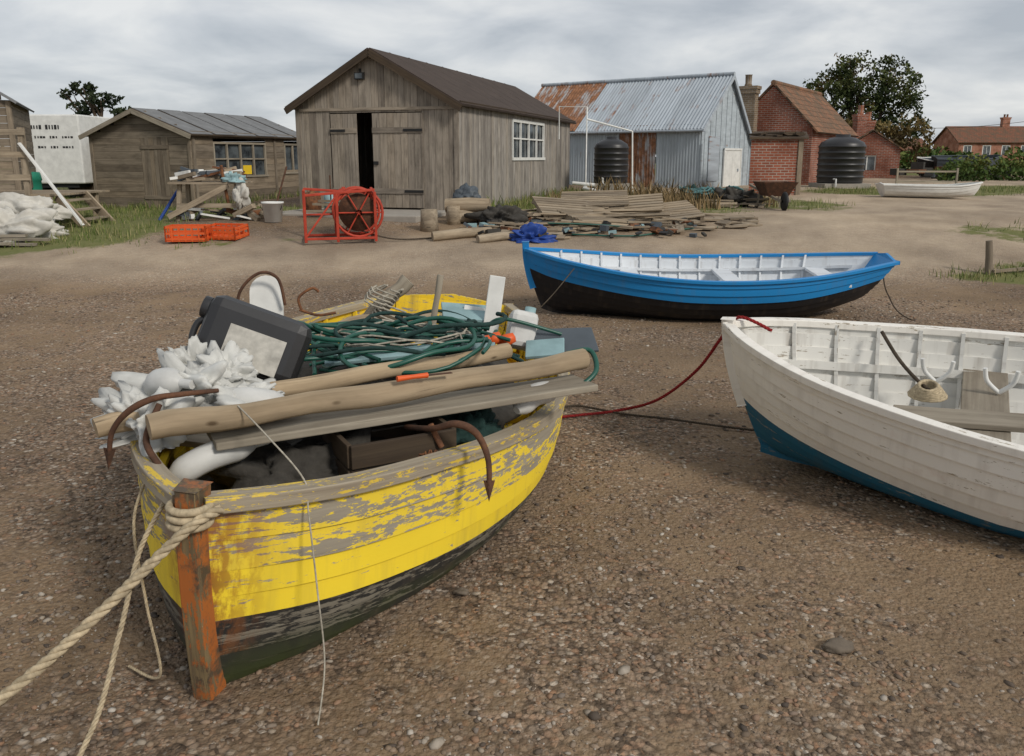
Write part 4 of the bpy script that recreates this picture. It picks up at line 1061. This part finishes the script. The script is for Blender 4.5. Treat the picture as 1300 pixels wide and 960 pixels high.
for sx in(-1,1): mb.beam(c+Vector((sx*.1,-.75,.2)),c+Vector((sx*.27,.95,.48)),.04,.05); mb.beam(c+Vector((sx*.22,.35,.38)),c+Vector((sx*.25,.4,0)),.04,.04)
mb.obj('handles',W_GREY,S)
mb=MB(); mb.lathe(c+Vector((0,-.72,.19)),[(.03,-.04),(.16,-.04),(.2,-.02),(.2,.02),(.16,.04),(.03,.04)],20,0,Rm=Matrix.Rotation(math.pi/2,3,'Y')); mb.obj('wheel',M_IRON,S)
blob('sheet_covered_heap',g_(-8.45,14.1,.10),(.9,.48,.42),.8,2.0,M_CLOTH,None,1,sub=5,ridge=True); blob('sheet_covered_box',g_(-8.6,14.9,.3),(.6,.4,.3),.7,2.0,M_CLOTH,None,12,sub=5,ridge=True)
mb=MB(); 
for k in range(5): mb.box(g_(-8.6+U(-.4,.6),13.45+U(-.1,.1),.04+k*.03),(U(.5,1.1),.12,.04),U(-.4,.4))
mb.obj('timber_offcuts',W_GREY)
mb=MB(); mb.tube([g_(6.58,11.35,-.05),g_(6.56,11.35,.25),g_(6.53,11.35,.46)],[.05,.048,.042],10); mb.beam(g_(6.6,11.3,.05),g_(7.25,11.5,.05),.04,.04); mb.obj('mooring_post',W_LOW)
D1=Boat('white_dinghy',2.6,([0,.05,.2,.5,.8,1],[.02,.2,.42,.56,.5,.4]),([0,.3,1],[.42,.34,.36]),([0,.3,1],[.08,.02,.04]),(12.6,22.6,H(11,22)),math.radians(172),0,0,N=5,vb=.6,pw=.6); D1.hull([0]*5,[M_WHITEPT],M_WHITEPT,24); D1.rail(M_WHITEPT); D1.transom(M_WHITEPT,0); D1.thwart(W_GREY,.5,.25)
D2=Boat('dark_dinghy',3.4,([0,.05,.2,.5,.8,1],[.02,.25,.5,.7,.6,.5]),([0,.3,1],[.9,.8,.85]),([0,.3,1],[.1,.02,.04]),(20,42,H(20,42)+.1),math.radians(15),.2,0,N=5,vb=.6,pw=.6); D2.hull([0]*5,[M_IRON],M_SLATE,24); D2.rail(M_WHITEPT); D2.transom(M_IRON,0)
D3=Boat('dark_dinghy',3.0,([0,.05,.2,.5,.8,1],[.02,.25,.5,.7,.6,.5]),([0,.3,1],[1.0,.9,.9]),([0,.3,1],[.1,.02,.04]),(23.6,41,H(22,41)+.1),math.radians(170),-.15,0,N=5,vb=.6,pw=.6); D3.hull([0]*5,[M_SLATE],M_SLATE,24); D3.rail(M_SLATE); D3.transom(M_IRON,0)
mb=MB()
for k in range(16): mb.box(g_(U(18,23),U(38,40),U(.05,.6)),(U(.2,.9),U(.2,.6),U(.1,.5)),U(0,3),m=random.choice([0,1,2,3,0]))
mb.obj('stored_gear_heap',[M_NET,M_IRON,RUST,M_SLATE])
mb=MB()
for x_ in(11.6,13.4): mb.box(g_(x_,25.4,.35),(.05,.05,.8))
for z_ in(.35,.65): mb.beam(g_(11.6,25.4,z_),g_(13.4,25.4,z_),.02,.05)
mb.obj('low_rail_fence',W_GREY)

# ---------------------------------------------------------------- gear in the yellow boat
V=Vector
def axes(x,y):
    x=V(x).normalized(); y=V(y); y=(y-x*y.dot(x)).normalized(); return Matrix((x,y,x.cross(y))).transposed()
blob('net_heap',(-.74,4.15,.34),(.68,1.12,.36),.5,2.5,M_NET,None,21,sub=5,rz=-.13,ridge=True)
blob('green_net_bundle',(-.22,3.48,.50),(.18,.17,.13),.7,2.5,M_TEALN,None,22,sub=5,ridge=True)
blob('dark_tarpaulin',(-.80,3.05,.46),(.34,.27,.18),.7,2,M_NET,None,23,sub=5,ridge=True)
def pole(name,pts,r,mat):
    mb=MB(); P=spline(pts,8); n_=len(P); mb.tube([p+V((0,.003*math.cos(i*.8),.006*math.sin(i*1.3))) for i,p in enumerate(P)],[r*(1+.07*math.sin(i*.9)) for i in range(n_)],16); return mb.obj(name,mat,bevel=.005)
pole('timber_pole',[(-1.20,2.60,.83),(-.55,3.05,.81),(.325,3.66,.80)],.044,W_POLE)
pole('timber_pole',[(-1.45,2.74,.78),(-.85,3.22,.80),(-.02,3.86,.79)],.036,W_POLE)
mb=MB(); mb.beam((-1.08,2.82,.715),(.33,3.60,.71),.21,.03); mb.beam((-.98,2.98,.68),(.27,3.72,.675),.16,.03); mb.obj('wooden_plank',W_GREY,bevel=.005)
mb=MB(); c=V((-.50,3.13,.53)); Rm=Matrix.Rotation(.5,3,'Z')
for z_ in(-.12,0,.1): 
    for sy in(-1,1): mb.box(c+Rm@V((0,sy*.2,z_)),(.42,.02,.09),Rm=Rm); mb.box(c+Rm@V((sy*.21,0,z_)),(.02,.38,.09),Rm=Rm)
mb.obj('wooden_crate',W_DARK,bevel=.003)
Rj=axes((.92,.06,-.36),(.12,.86,-.34)); S=group('black_jerrycan',Matrix.Translation((-1.06,3.32,.96))@Rj.to_4x4())
mb=MB(); mb.box((0,0,0),(.42,.19,.28)); mb.obj('can_body',M_BLACKP,S,bevel=.05)
mb=MB(); mb.box((.02,-.097,-.035),(.23,.006,.15)); mb.obj('label',M_LABEL,S)
mb=MB(); mb.lathe((-.21,-.0,.07),[(.045,0),(.045,.03),(.01,.03)],18,0,Rm=Matrix.Rotation(-math.pi/2,3,'Y')); mb.tube(spline([(-.20,0,-.10),(-.235,0,-.07),(-.235,0,.0),(-.2,0,.03)],5),.014,8)
mb.obj('cap_and_handle',M_BLACKP,S,bevel=.004)
def fender(pts,r):
    S=group('white_fender'); mb=MB(); P=spline(pts,8); n_=len(P); mb.tube(P,[r*min(1,.35+3.2*min(i,n_-1-i)/n_) for i in range(n_)],14); mb.tube([P[-1],P[-1]+(P[-1]-P[-3]).normalized()*.05],.018,8); mb.obj('float_body',M_WHITEP,S)
fender([(-1.12,2.98,.80),(-.98,2.95,.82),(-.84,3.0,.78)],.05); fender([(-1.2,2.72,.60),(-1.08,2.78,.66),(-.95,2.9,.67)],.05); fender([(.02,3.4,.64),(.1,3.5,.68),(.2,3.6,.67)],.05)
fender([(-1.36,3.05,.80),(-1.30,2.95,.89),(-1.20,2.90,.90)],.05)
for (c_,s_,k) in(((-1.20,3.04,.83),(.19,.14,.10),31),((-1.31,2.87,.75),(.14,.12,.12),33),((-1.02,2.98,.79),(.16,.11,.08),35),((-1.28,3.22,.85),(.10,.09,.10),36),((-1.12,3.12,.86),(.12,.10,.08),38)):
    blob('crumpled_sack',c_,s_,1.5,2.3,M_BAG,None,k,sub=5,ridge=True,rz=k)
S=group('round_topped_board'); mb=MB(); prof=[(-.085,-.15),(.085,-.15),(.085,.06)]+[(.085*math.cos(a_),.06+.085*math.sin(a_)) for a_ in [k*math.pi/10 for k in range(1,10)]]+[(-.085,.06)]
Rb=axes((1,.1,0),(0,.25,1)); c=V((-1.29,4.3,.95)); n3=Rb@V((0,0,1))
fr=[c+Rb@V((a_,b_,0)) for a_,b_ in prof]; bk=[p+n3*.025 for p in fr]; n_=len(fr)
mb.add(fr+bk,[tuple(range(n_)),tuple(range(n_,2*n_))[::-1]]+[(i,(i+1)%n_,(i+1)%n_+n_,i+n_) for i in range(n_)]); mb.obj('board',M_WHITEPT,S)
mb=MB(); mb.tube(spline([(-1.42,4.2,.84),(-1.40,4.2,1.02),(-1.30,4.22,1.12),(-1.21,4.24,1.09),(-1.18,4.24,.95)],8),.008,8); mb.obj('iron_hoop',RUST_D,S)
mb=MB(); random.seed(21)
for k in range(22):
    cx=-.62+U(-.22,.25); cy=3.95+U(-.25,.3); cz=.80+U(-.04,.08); ra=U(.22,.42); rb=U(.14,.30); ph=U(0,6.28); tx=U(-.25,.25); ty=U(-.2,.2); n_=U(5,6.9); m_=random.choice([0,0,0,1])
    pts=[]
    for j in range(30):
        a_=ph+j/29*n_; rr=1+.12*math.sin(a_*2.3+k); x=ra*rr*math.cos(a_);y=rb*rr*math.sin(a_)
        pts.append((cx+x,cy+y,cz+tx*x+ty*y+.02*math.sin(a_*3+k)))
    mb.tube(pts,U(.008,.012),8,m_)
for k in range(9):
    a_=V((U(-1.1,-.1),U(3.5,4.4),U(.78,.86))); b_=a_+V((U(-.5,.5),U(-.3,.3),U(-.04,.05))); c_=b_+V((U(-.3,.4),U(-.3,.3),-.03)); mb.tube(spline([a_,b_+V((0,0,.06)),c_],10),.010,8,0)
mb.tube(spline([(.25,3.7,.82),(.36,3.72,.83),(.38,3.62,.76),(.30,3.55,.70)],8),.012,8,0)
mb.obj('green_hose_coil',[M_TEAL,M_TEALN])
mb=MB()
for k in range(4):
    cx=-.55+U(-.1,.1); cy=3.9+U(-.1,.15); pts=[(cx+.28*math.cos(j*.3+k)*(1+.1*k),cy+.2*math.sin(j*.3+k),.86+.02*math.sin(j+k)) for j in range(18)]; mb.tube(pts,.005,6)
for k in range(8):
    pts=[( -.80+.07*math.cos(j*.9+k)+k*.015,4.80+.05*math.sin(j*.9+k),.97-.022*j-.004*k) for j in range(14)]; mb.tube(pts,.006,6)
mb.obj('pale_rope_tangle',ROPE_W)
pole('weathered_stick',[(-.36,4.15,1.12),(-.40,4.15,.9),(-.45,4.15,.66)],.016,W_GREY)
pole('weathered_post',[(-.92,4.85,.70),(-.78,4.87,.84),(-.62,4.9,.98)],.045,W_GREY); pole('weathered_post',[(-1.15,4.6,.70),(-.85,4.8,.76),(-.5,4.95,.74)],.04,W_DRIFT)
def board(name,c,sx,sy,th,xa,ya,mat,bev=.004):
    mb=MB(); mb.box(c,(sx,sy,th),Rm=axes(xa,ya)); return mb.obj(name,mat,bevel=bev)
board('white_board',(-.10,4.4,.91),.085,.34,.02,(1,.05,-.15),(.25,.15,1),M_WHITEPT); board('white_board',(-.18,4.5,.80),.20,.18,.02,(1,.1,-.2),(.1,.4,1),M_WHITEPT)
S=group('white_container'); mb=MB(); Rw=axes((1,.1,-.22),(.0,.35,1)); mb.box((.05,4.32,.80),(.15,.20,.14),Rm=Rw); mb.obj('tub',M_WHITEP,S,bevel=.03)
mb=MB(); mb.lathe(V((.05,4.32,.80))+Rw@V((.03,.10,0)),[(.03,0),(.03,.03),(.01,.03)],14,0,Rm=Rw@Matrix.Rotation(-math.pi/2,3,'X')); mb.obj('cap',M_LBLUE,S)
board('slate_board',(.28,4.25,.76),.32,.22,.015,(1,.1,.02),(-.1,.9,.35),M_SLATE); board('slatted_panel',(.17,4.15,.74),.20,.14,.02,(1,-.1,.1),(0,.9,.4),M_LBLUE)
S=group('pale_blue_box'); mb=MB(); Rw=axes((1,.15,-.1),(0,1,.2)); mb.box((-.26,4.5,.80),(.25,.2,.12),Rm=Rw); mb.obj('box_body',M_LBLUE,S,bevel=.01); mb=MB(); mb.box(V((-.26,4.5,.80))+Rw@V((0,0,.068)),(.27,.22,.018),Rm=Rw); mb.obj('lid',M_LBLUE,S,bevel=.004)
board('pale_blue_board',(-.62,3.75,.80),.5,.08,.02,(1,.25,.05),(0,1,.3),M_LBLUE); board('pale_blue_board',(-.28,4.0,.78),.4,.06,.02,(1,-.3,.1),(0,1,.2),M_LBLUE)
mb=MB()
for c in((-.10,4.1,.80),(-.03,4.12,.79),(-.15,4.02,.80)): mb.lathe(c,[(.005,-.05),(.025,-.045),(.033,0),(.025,.045),(.005,.05)],14,0,Rm=Matrix.Rotation(1.2,3,'Y'))
mb.obj('orange_float',M_ORG)
S=group('orange_handled_knife'); mb=MB(); mb.tube([(-.44,3.06,.872),(-.38,3.095,.872),(-.33,3.125,.87)],[.012,.009,.011],10); mb.obj('handle',M_ORG,S); mb=MB(); mb.beam((-.33,3.125,.87),(-.24,3.18,.866),.018,.003); mb.obj('blade',RUST_D,S)
def anchor(name,pts,r,fl):
    S=group(name); mb=MB(); P=spline(pts,8); n_=len(P); mb.tube(P,[r*(1-.35*abs(2*i/(n_-1)-1)) for i in range(n_)],10)
    e=P[-1]; d=(P[-1]-P[-4]).normalized(); s_=d.cross(V((0,1,0))).normalized(); mb.add([e-d*.03+s_*fl,e+d*.05,e-d*.03-s_*fl,e-d*.02+V((0,-.012,0))],[(0,1,3),(1,2,3),(0,2,1)],0); mb.obj('arms',RUST_D,S); return S
S=anchor('rusty_anchor',[(-.42,3.12,.66),(-.30,2.98,.70),(-.21,2.93,.735),(-.135,2.93,.70),(-.09,2.91,.61),(-.085,2.88,.50)],.015,.022); mb=MB(); mb.tube([(-.31,3.0,.71),(-.27,3.0,.62)],.012,8); mb.obj('stock',RUST,S)
S=anchor('rusty_anchor',[(-1.04,2.82,.895),(-1.13,2.74,.905),(-1.22,2.70,.90),(-1.30,2.68,.86),(-1.36,2.68,.79),(-1.38,2.68,.70)],.012,.022); mb=MB(); mb.tube(spline([(-1.20,2.70,.88),(-1.22,2.62,.78),(-1.15,2.56,.70)],6),.011,8); mb.obj('shank',RUST_D,S)
mb=MB(); mb.tube(spline([(-1.19,4.6,.86),(-1.20,4.6,.93),(-1.13,4.62,.98),(-1.09,4.62,.96)],6),.008,8); mb.tube(spline([(-1.2,4.6,.86),(-1.1,4.6,.83),(-1.0,4.62,.84)],6),.008,8); mb.obj('iron_hook',RUST)
mb=MB()
for k in range(34): mb.tube([V((-.62+.011*k,2.98,.60))+V((.011*math.cos(j*1.047)*(1 if k%2 else .5),.011*math.sin(j*1.047),.011*math.sin(j*1.047)*(0 if k%2 else 1))) for j in range(6)],.0035,5,0,closed=True)
mb.obj('rusty_chain',RUST)
mb=MB(); rope3(mb,[(-.86,2.28,.685),(-.93,2.20,.66),(-1.12,2.06,.49),(-1.32,1.92,.33),(-1.75,1.62,.06),(-2.3,1.3,.03)],.016)
for k in range(3):
    z_=.635+.026*k; mb.tube([Y.M@V((.0+.056*math.cos(a_)-.02,.058*math.sin(a_),z_+.01*a_/6)) for a_ in [j*.35 for j in range(19)]],.012,8)
mb.obj('mooring_rope',ROPE)
mb=MB(); rope3(mb,[(-1.05,2.40,.70),(-1.12,2.30,.55),(-1.14,2.16,.35),(-1.17,2.0,.14),(-1.25,1.8,.02),(-1.5,1.5,.02)],.008); rope3(mb,[(-1.2,2.62,.70),(-1.23,2.5,.55),(-1.18,2.42,.3),(-1.15,2.4,.05),(-1.3,2.5,.015)],.005)
mb.obj('thin_mooring_rope',ROPE)
mb=MB(); mb.tube(spline([(-.95,2.75,.86),(-.82,2.62,.80),(-.67,2.5,.69),(-.645,2.44,.60),(-.62,2.40,.35),(-.60,2.36,.12),(-.59,2.2,.015)],10),.003,6); mb.obj('hanging_cord',ROPE_W)
mb=MB(); rope3(mb,[Wb.M@V((.22,.06,.74)),Wb.M@V((.04,.05,.805)),(1.22,4.70,.68),(1.13,4.92,.42),(.95,5.18,.16),(.72,5.36,.03),(.45,5.28,.022),(.2,5.2,.022)],.010); mb.obj('red_rope',ROPE_R)
mb=MB(); rope3(mb,[(.25,5.35,.02),(.44,5.5,.02),(.75,5.32,.018),(1.04,5.2,.02),(1.46,5.0,.02),(1.8,4.9,.02)],.008); mb.obj('dark_rope',ROPE_D)
mb=MB(); b0=Bb.M@V((.5,-.45,.60)); mb.tube(spline([b0,b0+V((-.25,-.5,-.2)),(.15,7.9,.15),(-.1,7.2,.02),(-.2,6.7,.5)],10),.006,6); bq=Bb.M@V((3.9,0,.6))
mb.tube(spline([bq,bq+V((.05,-.1,-.35)),bq+V((.2,-.5,-.58)),bq+V((.9,-1.6,-.60)),bq+V((1.3,-2.4,-.6))],10),.007,6); mb.obj('boat_painter',ROPE_D)
def wl(x,y,z): return Wb.M@V((x,y,z))
mb=MB()
for (x,y) in((1.05,.35),(1.35,.30)):
    for s_ in(-1,1): mb.tube(spline([wl(x,y,.43),wl(x+s_*.06,y,.49),wl(x+s_*.075,y,.56)],5),.012,8)
mb.tube(spline([wl(.75,.45,.66),wl(.85,.35,.55),wl(.95,.25,.48),wl(1.05,.15,.44)],8),.010,8,1)
mb.obj('rowlock_horns',[M_WHITEPT,ROPE_D])
mb=MB(); 
for k in range(7): mb.tube([wl(1.02+.09*math.cos(j*.5)*(1-.08*k),.15+.08*math.sin(j*.5),.425+.009*k+.003*j*.2) for j in range(14)],.009,8)
mb.obj('coiled_rope',ROPE)
mb=MB(); Rw3=Wb.M.to_3x3()@Matrix.Rotation(.16,3,'Z'); mb.box(wl(1.75,-.02,.435),(1.75,.17,.03),Rm=Rw3); mb.obj('loose_plank',W_GREY,bevel=.004)
for i,(x,y,s_) in enumerate(((1.15,2.62,.035),(2.4,6.6,.04),(-.2,3.0,.02),(3.0,7.2,.035))): blob('stone',(x,y,.01),(s_*1.4,s_,s_*.7),.5,1.2,M_ROCK,None,50+i,True,3)

# ---------------------------------------------------------------- camera
cam_=bpy.data.cameras.new('camera'); cam=bpy.data.objects.new('camera',cam_); scene.collection.objects.link(cam)
cam.location=(0,0,1.7); pitch=math.atan(235/1050)
cam.rotation_euler=(math.pi/2-pitch,0,0)
cam_.sensor_width=36; cam_.lens=36*1050/1300; cam_.shift_y=-45/1300; cam_.clip_end=6000; cam_.clip_start=.05
scene.camera=cam

# ---------------------------------------------------------------- light
sd=Vector((.62,-.66,.66)).normalized()
sun=bpy.data.lights.new('sun','SUN'); sun.energy=2.3; sun.angle=math.radians(11); sun.color=(1,.94,.85)
so=bpy.data.objects.new('sun',sun); scene.collection.objects.link(so); so.rotation_euler=sd.to_track_quat('Z','Y').to_euler(); so.location=(6,-6,8)
w=bpy.data.worlds.new('World'); scene.world=w; w.use_nodes=True; nt=w.node_tree; bg=nt.nodes['Background']
sky=nt.nodes.new('ShaderNodeTexSky'); sky.sky_type='NISHITA'; sky.sun_disc=False; sky.sun_elevation=math.asin(sd.z); sky.sun_rotation=math.atan2(sd.x,sd.y)
tc=nt.nodes.new('ShaderNodeTexCoord'); sep=nt.nodes.new('ShaderNodeSeparateXYZ'); nt.links.new(tc.outputs['Generated'],sep.inputs[0])
def mth(op,a,b=0.0):
    nd=nt.nodes.new('ShaderNodeMath'); nd.operation=op
    for i,v in enumerate((a,b)):
        if isinstance(v,bpy.types.NodeSocket): nt.links.new(v,nd.inputs[i])
        else: nd.inputs[i].default_value=v
    return nd.outputs[0]
zc=mth('ADD',mth('MAXIMUM',sep.outputs[2],0.0),.22)
cb=nt.nodes.new('ShaderNodeCombineXYZ'); nt.links.new(mth('DIVIDE',sep.outputs[0],zc),cb.inputs[0]); nt.links.new(mth('DIVIDE',sep.outputs[1],zc),cb.inputs[1])
ns_=nt.nodes.new('ShaderNodeTexNoise'); ns_.inputs['Scale'].default_value=1.5; ns_.inputs['Detail'].default_value=7; ns_.inputs['Roughness'].default_value=.52; ns_.inputs['Distortion'].default_value=.3
nt.links.new(cb.outputs[0],ns_.inputs['Vector'])
rp=nt.nodes.new('ShaderNodeValToRGB'); nt.links.new(ns_.outputs['Fac'],rp.inputs[0])
el=rp.color_ramp.elements; el[0].position=.36; el[0].color=(.46,.495,.54,1); el[1].position=.64; el[1].color=(.82,.825,.82,1)
e=el.new(.50); e.color=(.63,.655,.685,1)
dk=nt.nodes.new('ShaderNodeMapRange'); nt.links.new(sep.outputs[2],dk.inputs[0]); dk.inputs[1].default_value=.15; dk.inputs[2].default_value=.6; dk.inputs[3].default_value=10.0; dk.inputs[4].default_value=8.5
vm=nt.nodes.new('ShaderNodeVectorMath'); vm.operation='SCALE'; nt.links.new(rp.outputs[0],vm.inputs[0]); nt.links.new(dk.outputs[0],vm.inputs['Scale'])
mx=nt.nodes.new('ShaderNodeMix'); mx.data_type='RGBA'; mx.inputs[0].default_value=.90
nt.links.new(sky.outputs[0],mx.inputs[6]); nt.links.new(vm.outputs[0],mx.inputs[7]); nt.links.new(mx.outputs[2],bg.inputs[0]); bg.inputs[1].default_value=.1
